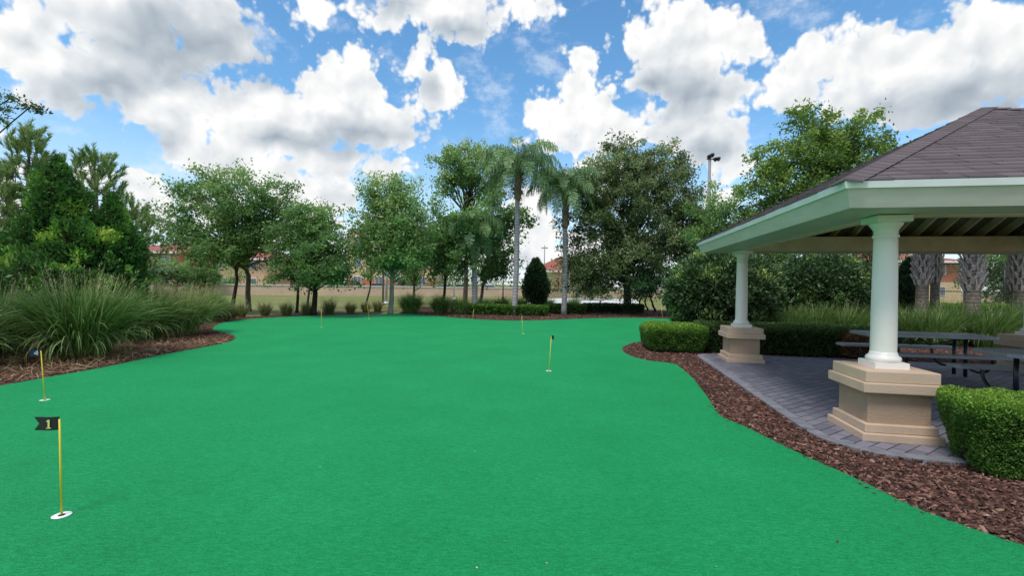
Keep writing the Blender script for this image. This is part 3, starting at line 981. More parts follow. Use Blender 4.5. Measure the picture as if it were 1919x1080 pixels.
# ------------------------------------------------------------------ flags and cups
YEL = paint('stick_yellow', (0.80, 0.62, 0.03), 0.4, 0.1)
FLG = paint('flag_black', (0.012, 0.013, 0.014), 0.6, 0.1)
FLN = paint('flag_navy', (0.008, 0.02, 0.06), 0.6, 0.1)
GLD = paint('number_gold', (0.75, 0.62, 0.22), 0.5, 0.05)
WHT = paint('cup_white', (0.80, 0.81, 0.80), 0.4, 0.05)
DRK = paint('cup_dark', (0.01, 0.015, 0.012), 0.9, 0.1)
def flag(base, top, fdir, fl, label, fm=None, num=None, fh=.088, cup=True, sag=0.0):
    """base/top: world points; fdir: horizontal direction the cloth points to"""
    base, top = Vector(base), Vector(top)
    e = empty('golf_flag', base, label, 'golf flag', 'numbered practice hole flags on the green')
    T = top - base
    MB().tube([(0, 0, .0), T * .5, T * (1 - .02)], [.0062, .0058, .0052], 10).build('stick', YEL, e)
    if cup:
        MB().lathe([(.051, .0022), (.052, .0045), (.047, .005), (.0, .0046)], 32).build('cup', WHT, e)
        MB().lathe([(.019, .0052), (.019, .0058), (0.0, .0058)], 16).build('cup_hole_shade', DRK, e)  # flat dark disc painted for the shade down the hole
    if fl > 0:
        fd = Vector((*fdir, 0)).normalized()
        nr = Vector((fd.y, -fd.x, 0))
        if nr.y > 0: nr = -nr
        N = 10
        def pt(s, h): return T + fd * (s * fl) + Vector((0, 0, (h - 1) * fh + .004 - sag * s * fl)) + nr * (.006 * math.sin(s * 5))
        vs, fs = [], []
        for side in (0, 1):
            for i in range(N + 1):
                s = i / N
                for h in (1, .5, 0):
                    ss = s if (h != .5) else min(s, .80)
                    if h == .5: ss = s * .80
                    vs.append(pt(ss, h) + nr * (.0012 if side else -.0012))
        M = (N + 1) * 3
        for i in range(N):
            for j in range(2):
                a = i * 3 + j
                fs.append((a, a + 1, a + 4, a + 3)); fs.append((M + a, M + a + 3, M + a + 4, M + a + 1))
        fo = MB().add(vs, fs, False).build('flag', fm or FLG, e)
        if num:
            c = pt(.36, .5) + nr * .006
            rx = -fd if fd.x < 0 else fd
            m = MB()
            def bar(x0, x1, z0, z1):
                m.hexa([c + rx * x + Vector((0, 0, z)) + nr * d_ for d_, in ((0,), (.0012,)) for x, z in ((x0, z0), (x1, z0), (x1, z1), (x0, z1))])
            if num == '1':
                bar(-.005, .006, -.026, .027); bar(-.014, .015, -.030, -.0255); bar(-.013, -.0045, .014, .020); bar(-.009, -.0045, .0195, .0245)
            if num == '4':
                bar(.002, .012, -.028, .028); bar(-.020, .018, -.014, -.005)
                m.hexa([c + rx * x + Vector((0, 0, z)) + nr * d_ for d_ in (0, .0012) for x, z in ((-.020, -.005), (-.010, -.005), (.006, .028), (.002, .028))])
            m.build('number', GLD if num == '1' else WHT, fo)
    return e
def flag_px(b, t, *a, **k):
    B = G(b[0], b[1], .022)
    T_ = D(t[0], t[1], B.y)
    return flag(B, T_, *a, **k)
flag_px((113, 969), (110, 783), (-1, -.16), .148, 'nearest yellow flagstick with black swallowtail flag numbered 1', num='1', fh=.088)
flag_px((83, 751), (76, 656), (-.62, -.75), .11, 'yellow flagstick with navy flag numbered 4, in front of the tall grass', fm=FLN, num='4', fh=.08)
flag_px((1029, 696), (1034, 629), (.35, -.94), .11, 'yellow flagstick with small black flag alone in the middle of the green', fh=.07)
flag_px((603, 614), (602.5, 580), (-.1, 1), .07, 'thin yellow flagstick at the far left part of the green, before the grass tufts', fh=.07)
flag_px((692, 598), (689, 572), (-1, .2), .07, 'small yellow flagstick at the far edge below the slim young tree', fh=.05)
flag_px((886, 604), (888, 580), (.3, 1), .0, 'short bare yellow stick by the far mulch strip, below the shaggy palm', cup=False)
flag_px((981, 626), (978, 592), (-.1, 1), .05, 'leaning yellow flagstick below the tallest palm near the back hedge', fh=.05)
flag_px((1243, 598), (1239, 575), (-.1, 1), .0, 'short bare yellow stick behind the clipped box hedge', cup=False)

# ------------------------------------------------------------------ mulch chips
def f_chip(n, b, o):
    a = n.n('ShaderNodeAttribute', attribute_name='tint')
    c = n.n('ShaderNodeTexCoord').outputs['Object']
    f = n.noise(c, 90, 3, 0.6)
    k = n.m('ADD', n.m('MULTIPLY', a.outputs['Fac'], 0.85), n.m('MULTIPLY', n.m('SUBTRACT', f, .5), 0.4))
    n.t.links.new(n.ramp(k, [(0.0, (0.018, 0.010, 0.008)), (0.40, (0.115, 0.050, 0.036)), (0.75, (0.27, 0.145, 0.105)), (1.0, (0.55, 0.40, 0.31))]), b.inputs['Base Color'])
CHIP = mat('bark_chip', (0.1, 0.06, 0.05), 0.8, f_chip, spec=0.3)
def chips(poly, n, size, excl, name, zmax=.03, bounds=None):
    xs = [p[0] for p in poly]; ys = [p[1] for p in poly]
    b4 = bounds or (min(xs), max(xs), min(ys), max(ys))
    P = np.stack([rng.uniform(b4[0], b4[1], n), rng.uniform(b4[2], b4[3], n)], 1)
    k = in_poly(P, poly)
    for e in excl: k &= ~in_poly(P, e)
    P = P[k]
    m = len(P)
    c = np.stack([P[:, 0], P[:, 1], rng.uniform(.008, zmax, m)], 1)
    az = rng.uniform(0, 2 * np.pi, m)
    t = np.stack([np.cos(az), np.sin(az), rng.normal(0, .28, m)], 1); t = unit(t)
    nr = rng.normal(0, .35, (m, 3)); nr[:, 2] = 1
    s = unit(np.cross(t, nr)); nr = unit(np.cross(s, t))
    Lh = (size * rng.uniform(.35, 1.25, m) * .5)[:, None]; W = Lh * rng.uniform(.18, .5, m)[:, None]; H = np.minimum(.006, W * .6)
    V = np.empty((m, 8, 3))
    sg = [(-1, -.5), (1, -.9), (.8, .6), (-.9, 1)]
    for i, (a, b_) in enumerate(sg):
        V[:, i] = c + t * Lh * a + s * W * b_ - nr * H
        V[:, 4 + i] = c + t * Lh * a * .93 + s * W * b_ * .85 + nr * H
    fs = np.array([(4, 5, 6, 7), (0, 1, 5, 4), (1, 2, 6, 5), (2, 3, 7, 6), (3, 0, 4, 7)])
    Fq = (np.arange(m)[:, None, None] * 8 + fs[None]).reshape(-1, 4)
    return np_mesh(name, V.reshape(-1, 3), Fq, CHIP, attrs={'tint': np.repeat(rng.beta(1.25, 1.7, m), 8)})
patw = [tuple(L(*p)[:2]) for p in pat]
c1o = chips(bed_right, 38000, .052, [patw, turf], 'bark_mulch', .034, (1.2, 6.5, 1.6, 6.5))
tag(c1o, 'coarse reddish brown bark chips in the near bed between turf and patio', 'mulch', kind='stuff')
c2o = chips(bed_right, 42000, .055, [patw, turf], 'bark_mulch', .03, (1.5, 12.0, 6.5, 13.5))
tag(c2o, 'bark chips round the box hedge and behind the shelter', 'mulch', kind='stuff')
c3o = chips(bed_left, 60000, .06, [turf], 'bark_mulch', .035, (-12, -5.5, 6.5, 20))
tag(c3o, 'reddish bark chips under the tall grasses on the left', 'mulch', kind='stuff')
c4o = chips(bed_back, 26000, .09, [turf], 'bark_mulch', .045)
tag(c4o, 'strip of bark chips along the far edge of the turf', 'mulch', kind='stuff')
tv = np.array(turf[:-5])
ti = rng.integers(0, len(tv) - 1, 900)
tf_ = rng.uniform(0, 1, (900, 1))
tp_ = tv[ti] * (1 - tf_) + tv[ti + 1] * tf_ + rng.normal(0, .035, (900, 2))
tp_ = tp_[(tp_[:, 1] < 14) & in_poly(tp_, turf)]
spoly = [(-20, -5), (20, -5), (20, 30), (-20, 30)]
def chips_at(P, size, name, z):
    m = len(P)
    c = np.stack([P[:, 0], P[:, 1], np.full(m, z)], 1)
    V, Fq, T = leaf_quads(c, size, rng.uniform(0, 1, m), .4, 2.5)
    V[:, 2] = z + (V[:, 2] - z) * .25
    return np_mesh(name, V, Fq, CHIP, attrs={'tint': T})
tag(chips_at(tp_, .035, 'bark_mulch', .030), 'single bark chips spilled over the edge onto the turf', 'mulch', kind='stuff')
lt = np.stack([rng.uniform(-8, 4, 1500), rng.uniform(2.2, 16, 1500)], 1)
lt = lt[in_poly(lt, turf)]
lt = lt[rng.uniform(0, 1, len(lt)) < np.clip(.25 + .5 * np.sin(lt[:, 0] * 1.3) * np.sin(lt[:, 1] * .9 + 1), 0.04, 1)][:170]
lo_ = chips_at(lt, .016, 'turf_litter', .026)
lo_.data.materials[0] = foliage('litter', [(0.0, (0.03, 0.02, 0.012)), (0.5, (0.10, 0.08, 0.05)), (0.6, (0.20, 0.20, 0.16)), (1.0, (0.26, 0.26, 0.22))], trans=0.0)
tag(lo_, 'tiny pale petals and bits of debris scattered over the turf', 'litter', kind='stuff')
# stray leaves and chips on the turf
LEAFM = paint('dead_leaf', (0.09, 0.055, 0.03), 0.7, 0.4)
def dead_leaf(px, py, sz, ang, label):
    p = G(px, py, .03)
    m = MB()
    c, s = math.cos(ang), math.sin(ang)
    pts = []
    for x, y, z in ((-1, 0, .1), (-.3, .35, .0), (.5, .3, .05), (1, 0, .25), (.5, -.3, .2), (-.3, -.35, .12), (0, 0, -.02)):
        pts.append(((x * c - y * s) * sz, (x * s + y * c) * sz, (z + .02) * sz * .8))
    m.add(pts, [(6, 0, 1), (6, 1, 2), (6, 2, 3), (6, 3, 4), (6, 4, 5), (6, 5, 0)])
    m.add([(a, b_, z - .0015) for a, b_, z in pts], [(6, 1, 0), (6, 2, 1), (6, 3, 2), (6, 4, 3), (6, 5, 4), (6, 0, 5)])
    o = m.build('fallen_leaf', LEAFM, loc=p)
    tag(o, label, 'leaf', 'brown leaves fallen on the turf')
dead_leaf(1572, 1017, .018, .8, 'curled brown leaf lying alone on the turf at lower right')
dead_leaf(1627, 915, .026, .1, 'long brown leaf on the turf close to the mulch edge')
dead_leaf(1641, 926, .018, 2.9, 'short brown leaf just below the long one by the mulch edge')
dead_leaf(432, 796, .022, .3, 'small brown leaf on the open turf right of the number 1 flag')
dead_leaf(1122, 648, .02, .5, 'tiny dark leaf on the turf left of the mulch tip')

# ================================================================== vegetation
LF_OAK = foliage('leaf_oak', [(0.0, (0.020, 0.040, 0.013)), (0.5, (0.060, 0.108, 0.034)), (1.0, (0.13, 0.20, 0.060))])
LF_OAKG = foliage('leaf_oak_grey', [(0.0, (0.024, 0.038, 0.020)), (0.5, (0.066, 0.098, 0.048)), (1.0, (0.15, 0.195, 0.09))])
LF_LIVE = foliage('leaf_live_oak', [(0.0, (0.014, 0.024, 0.010)), (0.5, (0.050, 0.070, 0.028)), (1.0, (0.15, 0.175, 0.080))], trans=0.35)
LF_LIME = foliage('leaf_lime', [(0.0, (0.022, 0.042, 0.010)), (0.5, (0.060, 0.100, 0.022)), (1.0, (0.135, 0.18, 0.04))], trans=0.35)
LF_MAPLE = foliage('leaf_maple', [(0.0, (0.028, 0.055, 0.018)), (0.5, (0.075, 0.135, 0.040)), (1.0, (0.17, 0.26, 0.085))])
LF_BUSH = foliage('leaf_evergreen', [(0.0, (0.010, 0.026, 0.008)), (0.45, (0.032, 0.080, 0.016)), (0.75, (0.075, 0.16, 0.022)), (1.0, (0.17, 0.30, 0.04))], trans=0.25, rough=0.4)
LF_ROUND = foliage('leaf_glossy', [(0.0, (0.009, 0.018, 0.008)), (0.5, (0.030, 0.055, 0.020)), (0.8, (0.085, 0.13, 0.035)), (1.0, (0.20, 0.26, 0.07))], trans=0.15, rough=0.32)
LF_HEDGE = foliage('leaf_hedge', [(0.0, (0.018, 0.042, 0.008)), (0.45, (0.055, 0.115, 0.016)), (0.8, (0.16, 0.25, 0.028)), (1.0, (0.28, 0.38, 0.05))], trans=0.3)
LF_HEDGED = foliage('leaf_hedge_dark', [(0.0, (0.014, 0.026, 0.008)), (0.5, (0.038, 0.066, 0.016)), (1.0, (0.105, 0.14, 0.03))], trans=0.2)
LF_DARK = foliage('leaf_cypress', [(0.0, (0.007, 0.017, 0.008)), (0.6, (0.020, 0.045, 0.018)), (1.0, (0.05, 0.09, 0.035))], trans=0.15)
LF_PINE = foliage('needle_pine', [(0.0, (0.030, 0.055, 0.020)), (0.5, (0.075, 0.115, 0.038)), (1.0, (0.15, 0.19, 0.06))], trans=0.2)
LF_PALM = foliage('palm_leaf', [(0.0, (0.032, 0.058, 0.030)), (0.5, (0.070, 0.115, 0.048)), (1.0, (0.14, 0.195, 0.080))], trans=0.3, rough=0.4)
LF_PALMD = foliage('palm_leaf_dark', [(0.0, (0.018, 0.042, 0.020)), (0.5, (0.045, 0.085, 0.035)), (1.0, (0.10, 0.15, 0.06))], trans=0.3, rough=0.4)
GR_TALL = foliage('grass_blade', [(0.0, (0.018, 0.048, 0.010)), (0.5, (0.062, 0.135, 0.027)), (0.88, (0.12, 0.20, 0.055)), (1.0, (0.22, 0.27, 0.11))], trans=0.3, tip=(0.24, 0.28, 0.10))
GR_PALE = foliage('grass_blade_pale', [(0.0, (0.045, 0.085, 0.018)), (0.5, (0.10, 0.175, 0.045)), (1.0, (0.22, 0.28, 0.09))], trans=0.3, tip=(0.36, 0.34, 0.16))
GR_SEED = foliage('grass_seed', [(0.0, (0.18, 0.16, 0.06)), (0.5, (0.30, 0.26, 0.12)), (1.0, (0.46, 0.38, 0.20))], trans=0.3)
GR_DEAD = foliage('grass_dead', [(0.0, (0.10, 0.05, 0.028)), (0.5, (0.20, 0.12, 0.06)), (1.0, (0.36, 0.25, 0.13))], trans=0.1)
GR_RED = foliage('grass_tuft', [(0.0, (0.05, 0.055, 0.018)), (0.5, (0.085, 0.115, 0.034)), (1.0, (0.18, 0.20, 0.08))], trans=0.25, tip=(0.24, 0.22, 0.12))
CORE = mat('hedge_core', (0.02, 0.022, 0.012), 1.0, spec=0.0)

# ---- trees, left to right
OAKG = dict(mt=LF_OAKG, size=.15, bmat=BARKD)
Y = 21.5
tree('oak_tree', 'broad open oak with short trunk and spreading limbs, behind the tall grass', 'tree', G(466, 583),
     px_ells(Y, [(465, 420, 70, 62), (360, 410, 58, 50), (395, 360, 45, 36), (345, 360, 36, 22), (500, 380, 45, 36), (520, 430, 55, 48, 1), (400, 460, 80, 36), (330, 440, 34, 26), (375, 335, 24, 18), (530, 355, 22, 20), (300, 400, 18, 14)]),
     LF_OAK, 330, 60, .52, .13, .13, bmat=BARK, nlimb=120, flat=.6, top_tint=.2, fork_h=.38, drop=.1, group='trees beyond the green')
tree('oak_tree', 'bright green upright tree on a slim dark trunk, left of the spreading oak', 'tree', G(436, 580),
     px_ells(21.0, [(445, 375, 44, 44), (440, 345, 34, 26), (430, 420, 40, 36), (425, 470, 50, 32)]),
     LF_MAPLE, 110, 75, .48, .12, .10, bmat=BARKD, nlimb=40, top_tint=.35, group='trees beyond the green')
tree('oak_tree', 'dense low rounded oak with drooping skirt, right of the spreading oak', 'tree', G(588, 590),
     px_ells(20.5, [(590, 470, 72, 56), (560, 430, 50, 34), (620, 450, 44, 38), (545, 500, 40, 30), (645, 505, 28, 24), (600, 510, 66, 26), (600, 405, 28, 16), (575, 400, 26, 16)]),
     LF_OAK, 330, 62, .42, .12, .13, bmat=BARKD, nlimb=80, flat=.6, top_tint=.25, fork_h=.3, drop=.15, group='trees beyond the green')
tree('oak_tree', 'slender dark trunk tree half hidden left of the low rounded oak', 'tree', G(557, 586),
     px_ells(21.8, [(550, 420, 30, 30), (560, 470, 34, 28), (540, 395, 18, 16)]),
     LF_OAKG, 50, 50, .4, .12, .07, bmat=BARKD, nlimb=24, group='trees beyond the green')
tree('oak_tree', 'young tree behind the low oak with thin pale trunk and sparse twigs', 'tree', G(577, 573),
     px_ells(26, [(575, 440, 30, 36), (600, 400, 18, 18)]), LF_OAKG, 36, 40, .45, .12, .07, bmat=BARKD, nlimb=24, group='trees beyond the green')
tree('young_tree', 'slim young tree on a straight thin trunk in front of the cream building', 'tree', G(687, 573),
     px_ells(24.5, [(690, 480, 20, 26), (685, 455, 13, 18), (696, 505, 16, 12)]), LF_OAK, 26, 42, .35, .11, .06, bmat=BARKD, nlimb=20, group='trees beyond the green')
tree('maple_tree', 'oval mid green tree with pale forked trunk at the edge of the turf', 'tree', G(732, 590),
     px_ells(21.5, [(735, 420, 50, 58), (712, 375, 30, 34), (765, 380, 28, 34), (700, 440, 28, 40), (775, 430, 30, 44), (740, 480, 46, 30), (742, 350, 18, 14), (780, 475, 26, 30)]),
     LF_MAPLE, 300, 70, .44, .13, .12, bmat=BARKL, nlimb=90, top_tint=.35, fork_h=.32, flat=.9, group='trees beyond the green')
tree('crape_myrtle', 'small vase shaped tree behind the forked tree, limbs rising from near the ground', 'tree', G(770, 566),
     px_ells(29, [(770, 470, 44, 36), (800, 440, 36, 36), (745, 490, 24, 20), (820, 480, 30, 26)]), LF_OAK, 100, 50, .55, .15, .13, bmat=BARK, nlimb=40, fork_h=.15, group='trees beyond the green')
tree('tall_tree', 'tallest leafy tree in the row, loose lime green top above a dark lower crown', 'tree', G(872, 575),
     px_ells(27, [(865, 320, 42, 38), (848, 300, 26, 22), (880, 290, 22, 22), (920, 320, 24, 32), (925, 355, 26, 26), (840, 345, 24, 18)]),
     LF_MAPLE, 150, 62, .5, .17, .16, bmat=BARK, nlimb=60, top_tint=.4, group='trees beyond the green', fork_h=.5)
tree('maple_tree', 'dark dense tree beneath the loose lime crown, behind the shaggy palm', 'tree', G(625 + 205, 577),
     px_ells(24, [(835, 420, 34, 44), (850, 480, 46, 40), (815, 460, 26, 40), (880, 440, 44, 50)]), LF_OAK, 190, 62, .5, .15, .10, bmat=BARKD, nlimb=50, group='trees beyond the green')
tree('maple_tree', 'leafy tree between the shaggy palm and the tallest palm', 'tree', G(900, 572),
     px_ells(26, [(920, 420, 40, 42), (940, 470, 36, 34), (965, 410, 22, 30), (915, 500, 40, 20), (985, 420, 12, 16)]), LF_OAK, 170, 55, .5, .16, .13, bmat=BARKD, nlimb=50, group='trees beyond the green')
tree('live_oak', 'largest tree, wide live oak with dark lower crown right of the palms', 'tree', G(1175, 588),
     px_ells(25.0, [(1180, 380, 96, 80), (1180, 310, 60, 40), (1120, 340, 40, 46), (1250, 350, 62, 52), (1290, 400, 50, 44), (1110, 430, 52, 52), (1150, 500, 78, 44), (1230, 470, 78, 56), (1100, 510, 48, 34), (1300, 450, 36, 40), (1250, 300, 30, 26), (1160, 275, 22, 14)]),
     LF_LIVE, 1050, 84, .48, .13, .24, bmat=BARKD, nlimb=80, limbf=.7, top_tint=.40, fork_h=.25, flat=.75, group='trees beyond the green')
tree('small_tree', 'small dark multi trunk tree in the shade right of the live oak', 'tree', G(1215, 584),
     px_ells(24, [(1215, 535, 36, 24), (1235, 520, 26, 20), (1195, 545, 18, 10)]), LF_DARK, 110, 60, .35, .10, .07, bmat=BARKD, nlimb=24,
     trunks=[(G(1202, 584), .06), (G(1214, 583), .06), (G(1228, 585), .07)], group='trees beyond the green')
tree('oak_tree', 'grey green tree between the live oak and the shelter roof', 'tree', G(1352, 590),
     px_ells(21, [(1340, 400, 34, 38), (1372, 390, 26, 30), (1350, 450, 50, 34), (1392, 420, 30, 40), (1310, 440, 26, 30)]), LF_OAK, 170, 60, .42, .12, .12, bmat=BARKD, nlimb=50, top_tint=.4, group='trees beyond the green')
tree('oak_tree', 'tall bushy tree rising behind the shelter roof', 'tree', G(1560, 606),
     px_ells(18.5, [(1540, 300, 80, 60), (1530, 245, 46, 36), (1590, 260, 50, 36), (1460, 320, 46, 40), (1440, 360, 50, 40), (1430, 300, 22, 16), (1600, 320, 60, 40), (1520, 380, 90, 50), (1650, 290, 28, 24), (1665, 270, 22, 10), (1510, 215, 16, 14), (1610, 235, 30, 12)]),
     LF_LIME, 520, 62, .36, .12, .2, bmat=BARK, nlimb=110, top_tint=.3, flat=.9, group='trees behind the shelter')
for k, (px, Y, h, mt_, lb) in enumerate([
    (1440, 30, 420, LF_OAK, 'dark tree filling the gap left of the shelter column, far back'),
    (1530, 32, 430, LF_LIVE, 'dark tree behind the glossy shrub seen under the shelter beam'),
    (1640, 30, 440, LF_LIVE, 'dark tree directly behind the near shelter column'),
    (1890, 27, 430, LF_OAK, 'dark tree behind the black mesh fence at far right'),
    (1980, 24, 400, LF_OAK, 'leafy tree behind the black mesh fence beyond the right edge')]):
    tree('background_tree', lb, 'tree', D(px, 540, Y) * Vector((1, 1, 0)) if False else Vector((q(px, 540)[0] * Y, Y, 0)),
         px_ells(Y, [(px, h + 60, 62, 50), (px - 30, h + 90, 40, 36), (px + 40, h + 80, 44, 40), (px, h + 20, 40, 34)]), mt_, 170, 40, .6, .17, .16, bmat=BARKD, nlimb=30, group='trees behind the shelter')
# far trees before and behind the boundary wall
for k, (px, top, rx, Y, mt_, lb) in enumerate([
    (330, 480, 34, 46, LF_OAK, 'small tree before the terracotta building, above the seed heads'),
    (290, 490, 24, 44, LF_OAKG, 'small bushy tree left of the cream building front'),
    (385, 490, 26, 48, LF_OAK, 'thin tree before the cream building left of the oak trunks'),
    (840, 490, 40, 72, LF_OAK, 'distant green tree beyond the wall behind the shaggy palm'),
    (905, 495, 44, 78, LF_LIME, 'distant pale green tree beyond the wall left of the black lamp'),
    (1080, 490, 44, 60, LF_LIVE, 'distant dark tree right of the conical shrub'),
    (1110, 495, 40, 52, LF_LIVE, 'distant dark tree behind the grey palm trunk'),
    (1010, 505, 24, 80, LF_OAK, 'distant tree beyond the red roofed house'),
    (500, 505, 40, 84, LF_OAK, 'distant tree between the buildings, behind the oak trunk'),
    (425, 500, 34, 56, LF_OAK, 'distant bushy tree before the peach building, left of the slim dark trunk'),
    (620, 490, 40, 66, LF_OAKG, 'distant tree before the cream building, behind the low rounded oak'),
    (755, 485, 34, 64, LF_OAK, 'distant tree before the cream building, behind the small vase shaped tree')]):
    b_ = Vector((q(px, 550)[0] * Y, Y, 0))
    tree('distant_tree', lb, 'tree', b_, px_ells(Y, [(px, top + rx * .9, rx, rx * .8), (px + rx * .4, top + rx * 1.3, rx * .6, rx * .5)]), mt_, 60, 45, rx / F * Y * .35, .24, .16, bmat=BARKD, nlimb=12, group='far trees')
# a tree outside the frame whose branch reaches in at top left
tb = Vector((-10.6, 7.4, 0))
tree('oak_tree', 'tree standing outside the left edge, only a leafy branch reaching into the sky', 'tree', tb,
     [(Vector((-10.8, 7.4, 4.9)), (1.2, 1.4, 1.0)), (D(-60, 205, 6.8), (.34, .25, .16)), (D(-10, 190, 6.8), (.26, .2, .13)), (D(26, 186, 6.8), (.16, .12, .09)), (D(56, 198, 6.8), (.15, .08, .035)), (D(6, 222, 6.8), (.10, .08, .05))],
     LF_LIVE, 320, 42, .12, .05, .13, bmat=BARKD, nlimb=60, aspect=.42, shell=1.6, flat=.7, limbf=.28)

# ---- big evergreen shrub mass at left
def shrub(name, label, cat, base, ells, mt, n, size, up=.6, tips=.25, core=True, inner=.16, seed_w=0.0, lump=.10, rx_=0.5, group=None, leafdir=.45):
    """dense shrub: leaves on lumpy shells"""
    base = Vector(base)
    e = empty(name, base, label, cat, group)
    A = np.array([e_[1][0] * e_[1][2] + e_[1][1] * e_[1][2] for e_ in ells]); A = A / A.sum()
    Ps, Ns = [], []
    for (c, r), a in zip(ells, A):
        k = int(n * a)
        dd = unit(rng.normal(size=(k, 3)))
        c = np.array(c); r = np.array(r)
        ph = dd * np.array(r) * 5.0
        lm = (np.sin(ph[:, 0] * 1.7 + c[0]) * np.sin(ph[:, 1] * 1.9 + 1) + np.sin(ph[:, 2] * 2.3 + ph[:, 0]) * .7) * lump + np.sin(ph[:, 0] * 5.1) * np.sin(ph[:, 2] * 4.7 + 2) * lump * .6
        rad = 1 + lm - np.abs(rng.normal(0, inner, k)) + (rng.uniform(0, 1, k) < .06) * rng.uniform(0, .14, k)
        Pq = c + dd * r * rad[:, None]
        ins = np.zeros(k, bool)
        for (c2, r2) in ells:
            if c2 is not None and (np.array(c2) != c).any():
                ins |= (np.sum(((Pq - np.array(c2)) / np.array(r2)) ** 2, axis=1) < .6)
        kk = ~ins & (Pq[:, 2] > base.z + .03)
        Ps.append(Pq[kk]); Ns.append(unit(dd / r)[kk])
    Pq = np.concatenate(Ps); N = np.concatenate(Ns)
    # tufts of new growth
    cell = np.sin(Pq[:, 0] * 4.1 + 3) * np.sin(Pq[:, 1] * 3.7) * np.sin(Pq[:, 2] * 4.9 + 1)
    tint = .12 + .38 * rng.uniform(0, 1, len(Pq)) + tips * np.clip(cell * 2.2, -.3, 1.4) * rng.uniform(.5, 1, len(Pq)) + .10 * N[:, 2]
    leaves_obj('leaves', e, Pq, size, tint, mt, .45, .2, origin=base, dirs=N + np.array([0, 0, up]), dirw=leafdir)
    mb = MB()
    lo = min(c.z - r[2] for c, r in ells)
    for c, r in ells:
        for j in range(6):
            a = random.uniform(0, 6.28); f = random.uniform(.2, .7)
            limb(mb, (random.uniform(-.1, .1), random.uniform(-.1, .1), 0), Vector((c.x + r[0] * f * math.cos(a), c.y + r[1] * f * math.sin(a), c.z + r[2] * random.uniform(-.2, .6))) - base, .045, .012, 4, .05, 6)
    mb.build('stems_or_core', BARKD, e)
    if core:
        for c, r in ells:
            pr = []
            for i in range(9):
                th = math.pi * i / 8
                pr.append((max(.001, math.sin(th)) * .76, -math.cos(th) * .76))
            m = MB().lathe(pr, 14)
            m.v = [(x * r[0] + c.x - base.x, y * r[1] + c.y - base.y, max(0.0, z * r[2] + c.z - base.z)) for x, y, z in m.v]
            m.build('shade_core', CORE, e)  # added dark filler shape, keeps the shrub's inside shaded behind its leaves
    return e
YB = 11.5
def EL_(lst, Y, dep=.9): return px_ells(Y, lst, dep)
shrub('evergreen_shrub', 'tall dense evergreen shrub with lime new tips, rising behind the left grasses', 'shrub', Vector((q(130, 500)[0] * YB, YB, 0)),
      EL_([(110, 400, 50, 78), (108, 340, 27, 38), (108, 314, 11, 20), (78, 470, 62, 62), (150, 470, 66, 64), (125, 530, 118, 70)], YB),
      LF_BUSH, 46000, .10, tips=.5, lump=.15)
shrub('evergreen_shrub', 'second peak of lime tipped evergreen shrub, lower and right of the tallest one', 'shrub', Vector((q(220, 500)[0] * YB, YB + .4, 0)),
      EL_([(212, 425, 30, 48), (212, 388, 15, 28), (230, 475, 38, 56), (205, 530, 58, 66)], YB + .5), LF_BUSH, 22000, .085, tips=.5, lump=.15)

# ---- pines
def pine(label, base, top, Y, shoots, reach, trunk_r, n_br=30, lean=0.0, z0f=.35, up_=.9):
    e = empty('pine_tree', base, label, 'tree', 'pines behind the evergreen shrubs')
    H = top.z - base.z
    mb = MB()
    tp = top - base
    mb.tube([Vector((0, 0, -.05)), tp * .3 + Vector((.05, 0, 0)), tp * .7 + Vector((-.04, .03, 0)), tp * .97], [trunk_r, trunk_r * .8, trunk_r * .5, .02], 8)
    PP, DD = [], []
    for i in range(n_br):
        f = z0f + (1 - z0f) * (i / n_br) ** .85
        az = i * 2.4 + random.uniform(-.4, .4)
        rl = reach * (1 - f) ** .7 * random.uniform(.55, 1.1) + .25
        st = tp * f
        en = st + Vector((math.cos(az) * rl, math.sin(az) * rl, rl * random.uniform(.05, .45)))
        limb(mb, st, en, max(.012, trunk_r * .35 * (1.2 - f)), .008, 5, -.08, 5)
        ns = max(3, int(shoots * (.4 + rl / reach)))
        for j in range(ns):
            g = random.uniform(.35, 1.0)
            p = st.lerp(en, g) + Vector((random.gauss(0, .12), random.gauss(0, .12), random.gauss(0, .08)))
            d_ = Vector((math.cos(az) * .35 + random.gauss(0, .25), math.sin(az) * .35 + random.gauss(0, .25), up_ + random.gauss(0, .2))).normalized()
            ln = random.uniform(.18, .42)
            mb.tube([p - d_ * .05, p + d_ * ln], [.007, .004], 4, cap=False)
            m = 80
            t = np.random.default_rng(i * 100 + j).uniform(0, 1, m)
            PP.append(np.array(p)[None] + np.array(d_)[None] * (t * ln)[:, None]); DD.append(np.tile(np.array(d_), (m, 1)))
    for j in range(7):
        p = tp * random.uniform(.9, 1.0); d_ = Vector((random.gauss(0, .12), random.gauss(0, .12), 1)).normalized()
        m = 60; t = rng.uniform(0, 1, m)
        PP.append(np.array(p)[None] + np.array(d_)[None] * (t * .5)[:, None]); DD.append(np.tile(np.array(d_), (m, 1)))
    PP = np.concatenate(PP); DD = np.concatenate(DD)
    dr = unit(unit(rng.normal(size=PP.shape)) * .62 + DD * .9)
    Ln = .15
    C = PP + dr * Ln * .5
    n = len(C)
    s = unit(np.cross(dr, rng.normal(size=(n, 3)))) * .0085
    V = np.empty((n, 4, 3))
    V[:, 0] = PP - s; V[:, 1] = PP + s; V[:, 2] = PP + dr * Ln * rng.uniform(.7, 1.2, (n, 1)) + s * .4; V[:, 3] = V[:, 2] - s * .8
    mb.build('trunk', BARK, e)
    np_mesh('needles', V.reshape(-1, 3), np.arange(n * 4).reshape(n, 4), LF_PINE, e, attrs={'tint': np.repeat(rng.uniform(.1, 1, n), 4)})
    return e
def pz(px, Y): return Vector((q(px, 540)[0] * Y, Y, 0))
